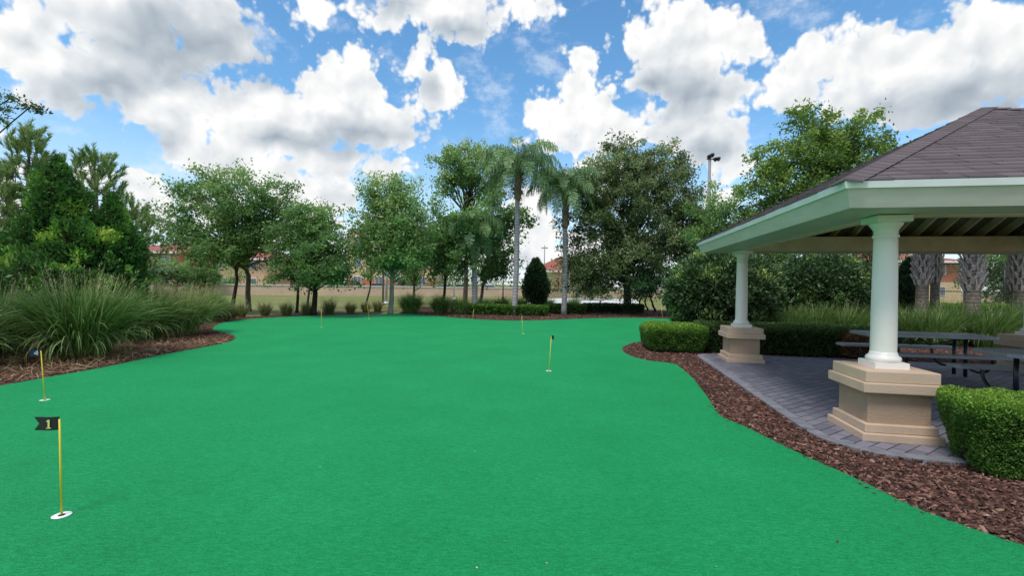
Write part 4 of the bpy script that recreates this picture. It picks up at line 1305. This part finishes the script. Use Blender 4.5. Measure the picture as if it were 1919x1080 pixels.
pine('tall pine with upright candle tufts at the far left behind the evergreen shrub', pz(50, 15), D(58, 250, 15), 15, 7, 1.5, .13, 44, z0f=.42)
pine('second pine right of the tall one, its sloping crown above the shrub peak', pz(196, 15), D(178, 295, 15), 15, 7, 1.9, .13, 46, z0f=.40)
pine('pine at the left edge of the photo with drooping greyish branches', pz(-22, 14), D(-18, 330, 14), 14, 7, 1.4, .12, 36, z0f=.35)
pine('low pine between the second pine and the spreading oak', pz(262, 18), D(248, 385, 18), 18, 5, 1.3, .09, 26, z0f=.45)

# ---- tall ornamental grasses at left
GRP = 'tall arching grass clumps in the left bed'
for (px, py, br, L_, n, lb, mt_, sd) in [
    (150, 672, .42, (1.0, 1.8), 2600, 'largest arching grass clump, right behind the number 4 flag', GR_TALL, 90),
    (-10, 668, .40, (.9, 1.6), 1900, 'arching grass clump cut off by the left edge', GR_TALL, 40),
    (262, 640, .40, (.8, 1.5), 1900, 'mid size arching grass clump just right of the largest one', GR_TALL, 60),
    (335, 628, .42, (.85, 1.45), 2300, 'pale green grass clump with tan seed haze nearest the mulch point', GR_PALE, 170),
    (60, 632, .40, (1.0, 1.75), 1600, 'tall grass clump behind the largest one, before the evergreen shrub', GR_TALL, 70),
    (285, 604, .42, (.9, 1.6), 1500, 'back grass clump with tan plumes beside the evergreen shrub', GR_PALE, 170),
    (380, 604, .42, (.8, 1.45), 1600, 'grass clump at the right end of the row, before the oak trunks', GR_PALE, 130),
    (412, 598, .22, (.55, 1.0), 700, 'small dark grass clump closing the row near the bed corner', GR_TALL, 10),
    (-120, 700, .40, (.9, 1.5), 900, 'grass clump outside the left edge of the photo', GR_TALL, 20)]:
    b_ = G(px, py)
    if lb.startswith('grass clump outside'): pass
    grass_clump('tall_grass', lb, 'ornamental grass', b_, n, br, L_, mt_, GRP, seeds=int(sd * 1.0), smt=GR_SEED, dead=GR_DEAD, tilt=(.0, .52), curl=(.12, 1.15), wd=.0115 if b_.y < 10 else .012, K=7)
# straw below them
P_ = np.stack([rng.uniform(-12, -4.2, 9000), rng.uniform(6.4, 12, 9000)], 1)
k_ = in_poly(P_, bed_left) & ~in_poly(P_, turf)
P_ = P_[k_]; m_ = len(P_)
LP_ = np.stack([P_[:, 0], P_[:, 1], rng.uniform(.03, .07, m_)], 1)
V_, F_, T_ = leaf_quads(LP_, .20, rng.uniform(0, 1, m_), .035, .2, np.tile(np.array([[1.0, .3, 0]]), (m_, 1)) * rng.choice([-1, 1], (m_, 1)), .25)
V_[:, 2] = np.maximum(V_[:, 2], .02)
tag(np_mesh('pine_straw', V_, F_, GR_DEAD, attrs={'tint': T_, 'tip': np.zeros(len(V_))}), 'dry straw and fallen blades under the tall grasses', 'straw', kind='stuff')

# ---- small tufts along the far edge
tf = [(452, 594, 30, 'pale'), (497, 592, 28, ''), (537, 592, 28, ''), (575, 590, 26, ''), (617, 589, 32, ''), (657, 588, 24, ''), (686, 586, 22, ''), (708, 585, 24, ''), (434, 598, 26, 'pale')]
tf.sort()
ords = ['first', 'second', 'third', 'fourth', 'fifth', 'sixth', 'seventh', 'eighth', 'ninth']
for i, (px, py, wd_, kk) in enumerate(tf):
    b_ = G(px, py)
    hh = wd_ / F * b_.y
    grass_clump('grass_tuft', 'low grass tuft on the far turf edge, %s of nine from the left' % ords[i], 'grass tuft', b_, 420, hh * .25, (hh * .5, hh * 1.05), GR_RED,
                'small grass tufts along the far edge', seeds=25, smt=GR_SEED, tilt=(.0, .5), curl=(.1, .7), wd=.007, K=4)
# ---- clumps in the back bed
cl = [(770, 588, 1.0, 1500), (826, 588, .95, 1100), (860, 590, .85, 1100), (905, 588, .8, 1000), (940, 586, .85, 900), (975, 582, .8, 800), (1025, 580, .75, 800), (1075, 578, .7, 600)]
clb = ['big rounded grass clump at the left end of the far bed', 'upright grass clump next to the big rounded one in the far bed', 'grass clump just left of the shaggy palm trunk', 'grass clump right of the shaggy palm trunk',
       'grass clump left of the tallest palm trunk', 'grass clump right of the tallest palm trunk', 'grass clump before the conical shrub', 'grass clump left of the grey palm on the right']
for (px, py, hh, n), lb in zip(cl, clb):
    grass_clump('grass_clump', lb, 'ornamental grass', G(px, py), n, .3, (hh * .6, hh * 1.25), GR_TALL, 'grass clumps in the far bed', seeds=12, smt=GR_SEED, dead=GR_DEAD, tilt=(.0, .6), curl=(.1, 1.0), wd=.011, K=5)
# ---- grasses behind the shelter
cg = [(1478, 612, 1.0), (1530, 610, 1.05), (1580, 612, 1.05), (1700, 616, 1.0), (1745, 622, 1.0), (1795, 616, 1.15), (1850, 622, 1.1), (1900, 612, 1.3), (1640, 610, 1.0), (1770, 606, 1.2), (1960, 625, 1.2)]
cgl = ['grass clump behind the dark clipped hedge, right of the middle column', 'grass clump before the second glossy shrub', 'grass clump above the brown patch of hedge', 'grass clump just right of the near column, behind the far table', 'grass clump at the foot of the left cabbage palm',
       'grass clump between the two cabbage palms', 'grass clump in front of the broad cabbage palm', 'large grass clump at the right edge behind the pedestal', 'grass clump hidden behind the near column', 'grass clump behind the others between the cabbage palm trunks', 'grass clump past the right edge behind the pedestal']
for (px, py, hh), lb in zip(cg, cgl):
    b_ = pz(px, 13.0 + (622 - py) * .08)
    grass_clump('grass_clump', lb, 'ornamental grass', b_, 950, .28, (hh * .7, hh * 1.3), GR_TALL, 'grass clumps behind the shelter', seeds=10, smt=GR_SEED, tilt=(.0, .55), curl=(.1, .9), wd=.008, K=6)

# ---- hedges
hB = L(.55 + LU * .0 + .95, -1.15 + .0)
hedge('box_hedge', 'bright clipped hedge block in the right foreground, in front of the nearest pedestal', Vector((5.05, 3.78, 0)), 2.2, .72, .68, R(-22), 105000, .0185, LF_HEDGE, CORE, top_light=.50, depth=.045, rnd=.12)
hedge('box_hedge', 'clipped hedge block on the mulch tip left of the middle pedestal', pz(1262, 11.45), 1.5, 1.35, .66, R(-6), 60000, .030, LF_HEDGE, CORE, top_light=.45, depth=.055, rnd=.20)
hp = L(1.6, LV + 1.55)
hedge('box_hedge', 'long dark clipped hedge behind the patio, between pedestal and tables', hp, 4.6, 1.0, .72, GA, 42000, .042, LF_HEDGED, CORE, top_light=.30, depth=.06, rnd=.2)
hedge('brown_shrub', 'brownish bare patch of shrub at the end of the dark hedge', L(2.9, LV + 1.3), .95, .8, .62, GA, 9000, .04, GR_DEAD, CORE, top_light=.1, depth=.08, rnd=.25, cat='shrub')
hx = [(905, 590, 1.9), (985, 592, 1.9), (1060, 588, 1.9), (1130, 586, 1.9), (1185, 588, .9)]
hl = ['low clipped hedge section left of the tallest palm', 'low clipped hedge section right of the tallest palm', 'low clipped hedge section at the foot of the right palm', 'low clipped hedge section left of the live oak trunk', 'short clipped hedge end at the live oak trunk']
for (px, py, sx), lb in zip(hx, hl):
    b_ = G(px, py)
    hedge('low_hedge', lb, b_, sx * 1.16 + .3, .85, .54, R(random.uniform(-4, 4)), 6000, .075, LF_HEDGE if px < 1100 else LF_HEDGED, CORE, top_light=.2, group='low hedge sections in the far bed', depth=.06, rnd=.18)
hedge('far_hedge', 'long lime topped hedge before the black mesh fence at right', pz(1850, 21), 9.0, .8, 1.02, R(-4), 16000, .08, LF_HEDGE, CORE, top_light=.5, depth=.05, rnd=.12)

# ---- glossy round shrubs
shrub('glossy_shrub', 'big rounded glossy dark shrub behind the box hedge, left of the middle column', 'shrub', pz(1355, 14.2),
      EL_([(1350, 545, 100, 76), (1300, 560, 52, 60), (1410, 545, 55, 66), (1350, 500, 62, 36), (1330, 590, 60, 34)], 14.2), LF_ROUND, 60000, .10, tips=.36, lump=.07, up=.2)
shrub('glossy_shrub', 'second glossy dark shrub, right of the middle column under the beam', 'shrub', pz(1540, 15.5),
      EL_([(1540, 540, 84, 66), (1490, 560, 40, 48), (1590, 556, 44, 54)], 15.5), LF_ROUND, 42000, .10, tips=.30, lump=.07, up=.2)
shrub('cone_shrub', 'conical dark evergreen shrub between the two grey palm trunks', 'shrub', G(1005, 577),
      EL_([(1005, 540, 27, 34), (1005, 515, 20, 26), (1005, 498, 11, 16)], 29), LF_DARK, 9000, .13, tips=.05, lump=.03)
shrub('cone_shrub', 'dark cypress like shrub left of the cabbage palms', 'shrub', pz(1700, 17),
      EL_([(1703, 550, 26, 46), (1705, 515, 17, 30), (1707, 497, 8, 16)], 17), LF_DARK, 9000, .09, tips=.05, lump=.03)
for px, Y_, r_, lb in [(1215, 24.5, 22, 'lime green low shrub behind the shaded small tree'), ]:
    pass

# ---- queen palms
PT = bark('palm_trunk', (0.26, 0.25, 0.26), (0.46, 0.44, 0.45), 5, rings=42)
PTB = bark('palm_boots', (0.14, 0.085, 0.06), (0.34, 0.24, 0.18), 9)
def frond(crown, az, el0, length, nl, leaf, droop, mb, V, T, bend=1.5, wd=.014):
    p = Vector(crown); th = el0
    K = 12
    pts = []
    for k in range(K + 1):
        pts.append(p.copy())
        p = p + Vector((math.cos(az) * math.cos(th), math.sin(az) * math.cos(th), math.sin(th))) * (length / K)
        th -= bend / K * (0.5 + 1.1 * k / K)
    mb.tube(pts, [.022 * (1 - .85 * k / K) + .003 for k in range(K + 1)], 5, cap=False)
    tnt = random.uniform(0, 1)
    for i in range(nl):
        f = .10 + .90 * i / nl
        a = f * K; k = min(K - 1, int(a))
        P0 = pts[k].lerp(pts[k + 1], a - k)
        t = (pts[k + 1] - pts[k]).normalized()
        sd = t.cross(Vector((0, 0, 1))).normalized()
        for s in (-1, 1):
            Lf = leaf * (math.sin(math.pi * min(1, f * .93 + .1)) ** .6) * random.uniform(.8, 1.15)
            dr = (sd * s * random.uniform(.5, 1) + t * random.uniform(.25, .7) + Vector((0, 0, random.uniform(-.15, .35)))).normalized()
            P1 = P0 + dr * Lf * .45
            P2 = P1 + (dr * (1 - droop) + Vector((0, 0, -droop * 1.1))).normalized() * Lf * .6
            wv = t * wd
            V += [P0 - wv * .5, P0 + wv * .5, P1 + wv, P1 - wv, P1 - wv, P1 + wv, P2 + wv * .15, P2 - wv * .15]
            T += [min(1, max(0, tnt * .6 + random.uniform(0, .4)))] * 8
def queen_palm(label, base, ctop, nf, length, r0, mt_, boots, droop=.75, el=(-.3, 1.35), bulge=1.15, leaf=.6):
    e = empty('palm_tree', base, label, 'palm tree', 'feathery palms in the far bed')
    tp = ctop - base
    pts = [tp * f + Vector((.04 * math.sin(f * 5), 0, 0)) for f in (0, .05, .3, .6, boots)]
    mb = MB(); mb.tube(pts, [r0 * 1.25, r0 * 1.05, r0, r0 * .95, r0 * .85], 14); mb.build('trunk', PT, e)
    m = MB(); m.tube([tp * boots * .995, tp * (boots + .03), tp * (boots + (1 - boots) * .5), tp * .97, tp * 1.0], [r0 * .9, r0 * bulge * 1.05, r0 * bulge * 1.1, r0 * .9, .04], 12)
    for i in range(46):                           # old leaf bases
        f = boots + (1 - boots) * random.random(); az = random.uniform(0, 6.28)
        o = Vector((math.cos(az), math.sin(az), 0)) * r0 * bulge * .9
        m.tube([tp * f + o, tp * f + o * 1.25 + Vector((0, 0, .10)), tp * f + o * 1.7 + Vector((0, 0, .26))], [.045, .032, .008], 5)
    m.build('leaf_bases', PTB, e)
    mb = MB(); V, T = [], []
    for i in range(nf):
        az = i * 2.399 + random.uniform(-.2, .2)
        f = (i + .5) / nf
        e0 = el[1] + (el[0] - el[1]) * f + random.uniform(-.12, .12)
        frond(tp, az, e0, length * random.uniform(.85, 1.1), 46, leaf, droop, mb, V, T, bend=1.5 + 1.1 * (e0 > .3) * (1 - abs(e0 - .8)), wd=.021)
    mb.build('frond_ribs', mt_, e)
    np_mesh('fronds', np.array([tuple(v) for v in V]), np.arange(len(V)).reshape(-1, 4), mt_, e, attrs={'tint': np.array(T)})
    return e
bp = G(964, 592); queen_palm('tallest palm with smooth grey trunk and arching feathery crown', bp, D(973, 308, bp.y), 34, 2.75, .14, LF_PALM, .76, el=(-.5, 1.15), leaf=.85)
bp = G(1057, 591); queen_palm('feathery palm with grey trunk just left of the live oak', bp, D(1061, 345, bp.y), 32, 2.4, .14, LF_PALM, .66, el=(-.6, 1.12), leaf=.85)
bp = G(889, 589); queen_palm('shaggy shorter palm with brown leaf bases and hanging fronds', bp, D(889, 425, bp.y), 26, 2.3, .15, LF_PALMD, .55, droop=.9, el=(-.9, 1.15), bulge=1.5, leaf=.75)

# ---- cabbage palms behind the shelter
SPT = bark('cabbage_trunk', (0.11, 0.09, 0.075), (0.27, 0.23, 0.19), 10, rings=60)
BOOT = bark('boot_grey', (0.24, 0.20, 0.19), (0.56, 0.50, 0.48), 14)
def cabbage_palm(label, base, zb, ztop, r0, mt_):
    e = empty('cabbage_palm', base, label, 'palm tree', 'cabbage palms behind the shelter')
    r0 *= .85
    mb = MB(); mb.tube([(0, 0, -.05), (0, 0, .3), (.01, 0, zb), (0, 0, ztop)], [r0 * 1.15, r0, r0 * .97, r0 * .9], 16); mb.build('trunk', SPT, e)
    m = MB()
    z = zb
    row = 0
    while z < ztop:
        nb = 7
        for i in range(nb):
            az = 6.283 * (i + .5 * (row % 2)) / nb + random.uniform(-.08, .08)
            for s in (-1, 1):                       # each old base splits in two straps that cross their neighbours
                a1 = az + s * .32
                q0 = Vector((math.cos(az) * r0 * .95, math.sin(az) * r0 * .95, z))
                q1 = Vector((math.cos(az + s * .12) * r0 * 1.22, math.sin(az + s * .12) * r0 * 1.22, z + .16))
                q2 = Vector((math.cos(a1) * r0 * 1.75, math.sin(a1) * r0 * 1.75, z + .36 + random.uniform(-.05, .05)))
                out = Vector((math.cos(az), math.sin(az), 0))
                m.beam(q0, q1, .065, .03, out); m.beam(q1, q2, .036, .02, out)
        z += .20; row += 1
    m.build('leaf_bases', BOOT, e)
    V, T = [], []
    mr = MB()
    c = Vector((0, 0, ztop))
    for i in range(34):
        az = i * 2.399; f = (i + .5) / 34
        el = 1.35 - 1.75 * f
        Ls = random.uniform(.8, 1.05)
        d_ = Vector((math.cos(az) * math.cos(el), math.sin(az) * math.cos(el), math.sin(el)))
        h = c + d_ * Ls
        mr.tube([c, c + d_ * Ls * .5, h], [.022, .018, .014], 5, cap=False)
        sd = d_.cross(Vector((0, 0, 1))); sd = sd.normalized() if sd.length > .05 else Vector((1, 0, 0))
        nrm = sd.cross(d_).normalized()
        tt = random.uniform(0, 1)
        for j in range(26):
            a = -1.75 + 3.5 * j / 25
            dr = (d_ * math.cos(a) + sd * math.sin(a) + nrm * .1).normalized()
            lf = random.uniform(.62, .85)
            p1 = h + dr * lf * .6; p2 = p1 + (dr + Vector((0, 0, -.7))).normalized() * lf * .45
            wv = dr.cross(nrm).normalized() * .022
            V += [h - wv * .3, h + wv * .3, p1 + wv, p1 - wv, p1 - wv, p1 + wv, p2 + wv * .1, p2 - wv * .1]
            T += [tt * .6 + random.uniform(0, .4)] * 8
    mr.build('frond_stalks', mt_, e)
    np_mesh('fronds', np.array([tuple(v) for v in V]), np.arange(len(V)).reshape(-1, 4), mt_, e, attrs={'tint': np.array(T)})
cabbage_palm('left cabbage palm with crossed grey leaf bases, seen under the shelter beam', pz(1728, 14.6), D(1728, 535, 14.6).z, 4.6, .20, LF_PALM)
cabbage_palm('thin cabbage palm trunk close behind the left one', pz(1752, 15.3), D(1752, 530, 15.3).z, 4.3, .15, LF_PALM)
cabbage_palm('broadest cabbage palm with pale crossed leaf bases at the centre of the three', pz(1822, 13.6), D(1822, 545, 13.6).z, 4.4, .23, LF_PALM)
cabbage_palm('cabbage palm at the right edge behind the corner pedestal', pz(1908, 14.5), D(1908, 545, 14.5).z, 4.4, .20, LF_PALM)

# ================================================================== the distance
WALL = paint('wall_stucco', (0.60, 0.44, 0.315), 0.9, 0.12, 0.2, 1.0)
CAPM = paint('wall_cap', (0.68, 0.66, 0.62), 0.7, 0.08)
e = empty('boundary_wall', (0, 62, 0), 'long low tan wall with pale cap running across behind the lawn', 'wall')
path = [Vector((-120, 22, 0)), Vector((-60, 40, 0)), Vector((-18, 54, 0)), Vector((0, 61, 0)), Vector((20, 68, 0)), Vector((60, 76, 0)), Vector((120, 80, 0))]
wm, cm = MB(), MB()
for a, b_ in zip(path[:-1], path[1:]):
    a = a - Vector((0, 62, 0)); b_ = b_ - Vector((0, 62, 0))
    wm.beam(a + Vector((0, 0, .52)), b_ + Vector((0, 0, .52)), .25, 1.1)
    cm.beam(a + Vector((0, 0, 1.14)), b_ + Vector((0, 0, 1.14)), .38, .12)
wm.build('wall_panel', WALL, e); cm.build('cap', CAPM, e)
RED = paint('roof_tile', (0.30, 0.095, 0.065), 0.8, 0.2, 0, 1.0)
TERRA = paint('terracotta_wall', (0.46, 0.17, 0.10), 0.9, 0.08)
CREAM = paint('cream_wall', (0.66, 0.50, 0.30), 0.9, 0.06)
PEACH = paint('peach_wall', (0.62, 0.40, 0.24), 0.9, 0.06)
WTRIM = paint('white_trim', (0.72, 0.72, 0.72), 0.7, 0.04)
GLASS = mat('window_glass', (0.03, 0.04, 0.05), 0.12)
GLASSF = mat('window_far', (0.16, 0.18, 0.20), 0.2)  # pane colour lightened to stand for reflected sky
def building(name, label, px0, px1, Y, zw, zr, wmt, base_mt=None, zb=0, floors=2, dep=12, cols=None, roof=True, hip=3.5):
    xa, xb = q(px0, 540)[0] * Y, q(px1, 540)[0] * Y
    cx = (xa + xb) / 2; hw = (xb - xa) / 2
    e = empty(name, (cx, Y, 0), label, 'building')
    w_ = MB().box(-hw, hw, 0, dep, zb, zw).build('wall', wmt, e)
    if base_mt:
        MB().box(-hw - .06, hw + .06, -.06, dep, 0, zb).build('lower_wall', base_mt, e)
    if roof:
        o = .8
        m = MB()
        hh = min(hip, hw)
        m.add([(-hw - o, -o, zw), (hw + o, -o, zw), (hw + o, dep + o, zw), (-hw - o, dep + o, zw), (-hw - o + hh, dep / 2, zr), (hw + o - hh, dep / 2, zr)],
              [(0, 1, 5, 4), (1, 2, 5), (2, 3, 4, 5), (3, 0, 4), (3, 2, 1, 0)])
        m.build('roof', RED, e)
        MB().box(-hw - o, hw + o, -o - .02, -o + .1, zw - .28, zw - .01).build('eave_trim', WTRIM, e)
    n = cols or max(2, int(hw * 2 / 4))
    fh = zw / floors
    for f in range(floors):
        for i in range(n):
            x = -hw + (i + .5) * 2 * hw / n
            z = f * fh + fh * .35
            fr = MB().box(x - .75, x + .75, -.14, .02, z, z + fh * .45).build('window', WTRIM, e)
            g = MB()
            g.box(x - .66, x - .03, -.16, -.10, z + .09, z + fh * .45 - .09); g.box(x + .03, x + .66, -.16, -.10, z + .09, z + fh * .45 - .09)
            g.build('pane', GLASSF, fr)
    return e
building('apartment_building', 'terracotta building with red roof at left behind the seed heads', 235, 335, 66, 5.6, 7.4, TERRA, PEACH, 2.2, 2)
building('apartment_building', 'peach building front with white garage doors behind the oak trunks', 338, 500, 70, 5.0, 7.0, PEACH, None, 0, 2)
building('apartment_building', 'cream building with brick red lower storey between the low oak and the forked tree', 650, 812, 84, 10.2, 13.0, CREAM, TERRA, 2.2, 3, dep=14)
building('house', 'peach house with red sloping roof behind the conical shrub', 1000, 1120, 88, 4.4, 7.4, PEACH, None, 0, 2, hip=7)
building('house', 'red roofed house just visible at the left edge', -60, 24, 60, 5.6, 7.8, PEACH, None, 0, 2)
building('house', 'red and peach building glimpsed between the cabbage palms', 1640, 1800, 60, 5.6, 7.0, TERRA, CREAM, 2.8, 2)
# cars
def car(label, px, Y, body, rz=0):
    e = empty('parked_car', Vector((q(px, 540)[0] * Y, Y, 0.0)), label, 'car', 'cars beyond the boundary wall', rz)
    prof = [(-2.2, .35), (-2.25, .75), (-2.1, .95), (-1.5, 1.02), (-.9, 1.42), (.7, 1.45), (1.35, 1.05), (2.1, .92), (2.25, .65), (2.2, .35)]
    n = len(prof)
    vs = [(x, -.88, z) for x, z in prof] + [(x, .88, z) for x, z in prof]
    bo = MB().add(vs, [tuple(range(n))[::-1], tuple(range(n, 2 * n))] + [(i, (i + 1) % n, n + (i + 1) % n, n + i) for i in range(n)]).build('body', body, e, .06)
    MB().hexa([(-1.3, -.90, 1.03), (1.15, -.90, 1.03), (1.15, .90, 1.03), (-1.3, .90, 1.03), (-.85, -.90, 1.37), (.65, -.90, 1.37), (.65, .90, 1.37), (-.85, .90, 1.37)]).build('side_window', GLASS, e)
    for x in (-1.4, 1.4):
        for y in (-.9, .72):
            m = MB()
            m.tube([(x, y, .33), (x, y + .18, .33)], .33, 18); m.build('wheel', LEGM, e)
    return e
CARD = mat('car_dark', (0.03, 0.03, 0.035), 0.3); CARS = mat('car_silver', (0.45, 0.47, 0.5), 0.3, metal=.4); CARW = mat('car_white', (0.75, 0.75, 0.75), 0.3)
car('dark car beyond the wall before the cream building', 712, 72, CARD)
car('silver car beyond the wall left of the black lamp post', 918, 74, CARS)
car('white car beyond the wall right of the cream building', 832, 74, CARW)
car('dark car beyond the wall, between the white and the silver one', 868, 76, CARD)
# poles
POLEW = paint('pole_white', (0.62, 0.64, 0.66), 0.5, 0.06); POLEG = paint('pole_grey', (0.22, 0.22, 0.23), 0.5, 0.1); POLEB = paint('pole_black', (0.015, 0.015, 0.018), 0.4, 0.1)
def pole(label, px, py, top, r, mt_, name='light_pole', cat='pole'):
    b_ = G(px, py)
    e = empty(name, b_, label, cat)
    m = MB().tube([(0, 0, 0), (0, 0, top)], [r, r * .8], 12); m.build('post', mt_, e)
    MB().lathe([(r * 2, 0), (r * 2, .08), (r * 1.2, .16), (r, .17)], 16).build('base', mt_, e)
    MB().box(-.45, .45, -.05, .05, top - .1, top).build('arm', mt_, e, .01)
    return e
pole('white light pole partly hidden by the forked tree trunk', 724, 570, 5.4, .10, POLEW)
pole('grey light pole close beside the white one', 718, 572, 5.2, .07, POLEG)
pole('white light pole left of the shaggy palm, reaching into the trees', 851, 562, 5.6, .10, POLEW)
e = empty('street_lamp', G(943, 562), 'black lamp post with lantern head left of the tallest palm', 'lamp post')
MB().tube([(0, 0, 0), (0, 0, 2.6)], [.07, .05], 12).build('post', POLEB, e)
MB().lathe([(.16, 0), (.16, .1), (.09, .35), (.07, .4)], 16).build('base', POLEB, e)
MB().lathe([(.06, 2.6), (.14, 2.68), (.17, 3.0), (.19, 3.02), (.10, 3.14), (.02, 3.25)], 12).build('lantern', POLEB, e)
# floodlight mast
fb_ = Vector((q(1326, 540)[0] * 44, 44, 0)); ft = D(1326, 292, 44).z
e = empty('floodlight_mast', fb_, 'tall grey mast with floodlights between the live oak and the shelter', 'floodlight')
MB().tube([(0, 0, 0), (0, 0, ft - .3)], [.22, .13], 14).build('mast', POLEG, e)
MB().tube([(-.3, 0, ft - .35), (.7, 0, ft - .35)], .05, 8).build('cross_arm', POLEB, e)
for x, z, a in ((.12, 0.05, .5), (.42, -.35, .5), (.72, -.3, .6), (-.1, -.1, -.3)):
    m = MB()
    m.lathe([(.07, -.15), (.17, .02), (.22, .15), (.22, .17), (.02, .17)], 16)
    o = m.build('floodlight', POLEB, e)
    o.location = (x, -.1, ft + z); o.rotation_euler = (R(120), 0, a)
e = empty('utility_mast', Vector((q(1020, 540)[0] * 82, 82, 0)), 'thin dark antenna mast above the peach house roof', 'mast')
MB().tube([(0, 0, 0), (0, 0, D(1020, 460, 82).z)], [.12, .08], 8).build('post', POLEG, e)
MB().box(-.6, .6, -.05, .05, D(1020, 466, 82).z, D(1020, 465, 82).z + .1).build('arm', POLEG, e)
# concrete walk and bench
def f_conc(n, b, o):
    c = n.n('ShaderNodeTexCoord').outputs['Object']
    n.t.links.new(n.ramp(n.noise(c, 2, 6), [(0.3, (0.50, 0.49, 0.47)), (0.7, (0.66, 0.65, 0.63))]), b.inputs['Base Color'])
cp_ = [G(*p) for p in ((985, 562), (1060, 559), (1190, 561), (1200, 569), (1110, 573), (1000, 575))]
tag(poly_sheet('path', [(p.x, p.y) for p in cp_], .02, mat('concrete', (.6, .6, .6), .8, f_conc), .04), kind='structure')
e = empty('park_bench', G(1103, 572), 'low dark backless bench on the concrete walk left of the live oak', 'bench')
MB().box(-1.3, 1.3, -.2, .2, .38, .45).build('seat', POLEG, e, .01)
for x in (-1.0, 1.0): MB().box(x - .05, x + .05, -.16, .16, 0, .38).build('leg', POLEG, e)
# black mesh fence
e = empty('mesh_fence', pz(1850, 23.5), 'black mesh court fence with posts behind the lime topped hedge', 'fence')
x_ = -2.9
while x_ < 8:
    MB().tube([(x_, 0, 0), (x_, 0, 3.1)], .04, 8).build('post', POLEB, e)
    x_ += 1.9
m = MB()
for z in (.05, 1.6, 3.05): m.tube([(-2.9, 0, z), (8, 0, z)], .025, 6)
m.build('rail', POLEB, e)
m = MB()
k = -2.9 - 3.1
while k < 8:
    for s in (1, -1):
        a0 = (k, 0.0) if s == 1 else (k + 3.1, 0.0)
        x0_, z0_, x1_, z1_ = k, (0 if s == 1 else 3.1), k + 3.1, (3.1 if s == 1 else 0)
        if x0_ < -2.9:
            f = (-2.9 - x0_) / 3.1; z0_ = z0_ + (z1_ - z0_) * f; x0_ = -2.9
        if x1_ > 8:
            f = (8 - x0_) / (x1_ - x0_); z1_ = z0_ + (z1_ - z0_) * f; x1_ = 8
        m.tube([(x0_, 0, z0_), (x1_, 0, z1_)], .006, 3, cap=False)
    k += .13
m.build('mesh', POLEB, e)
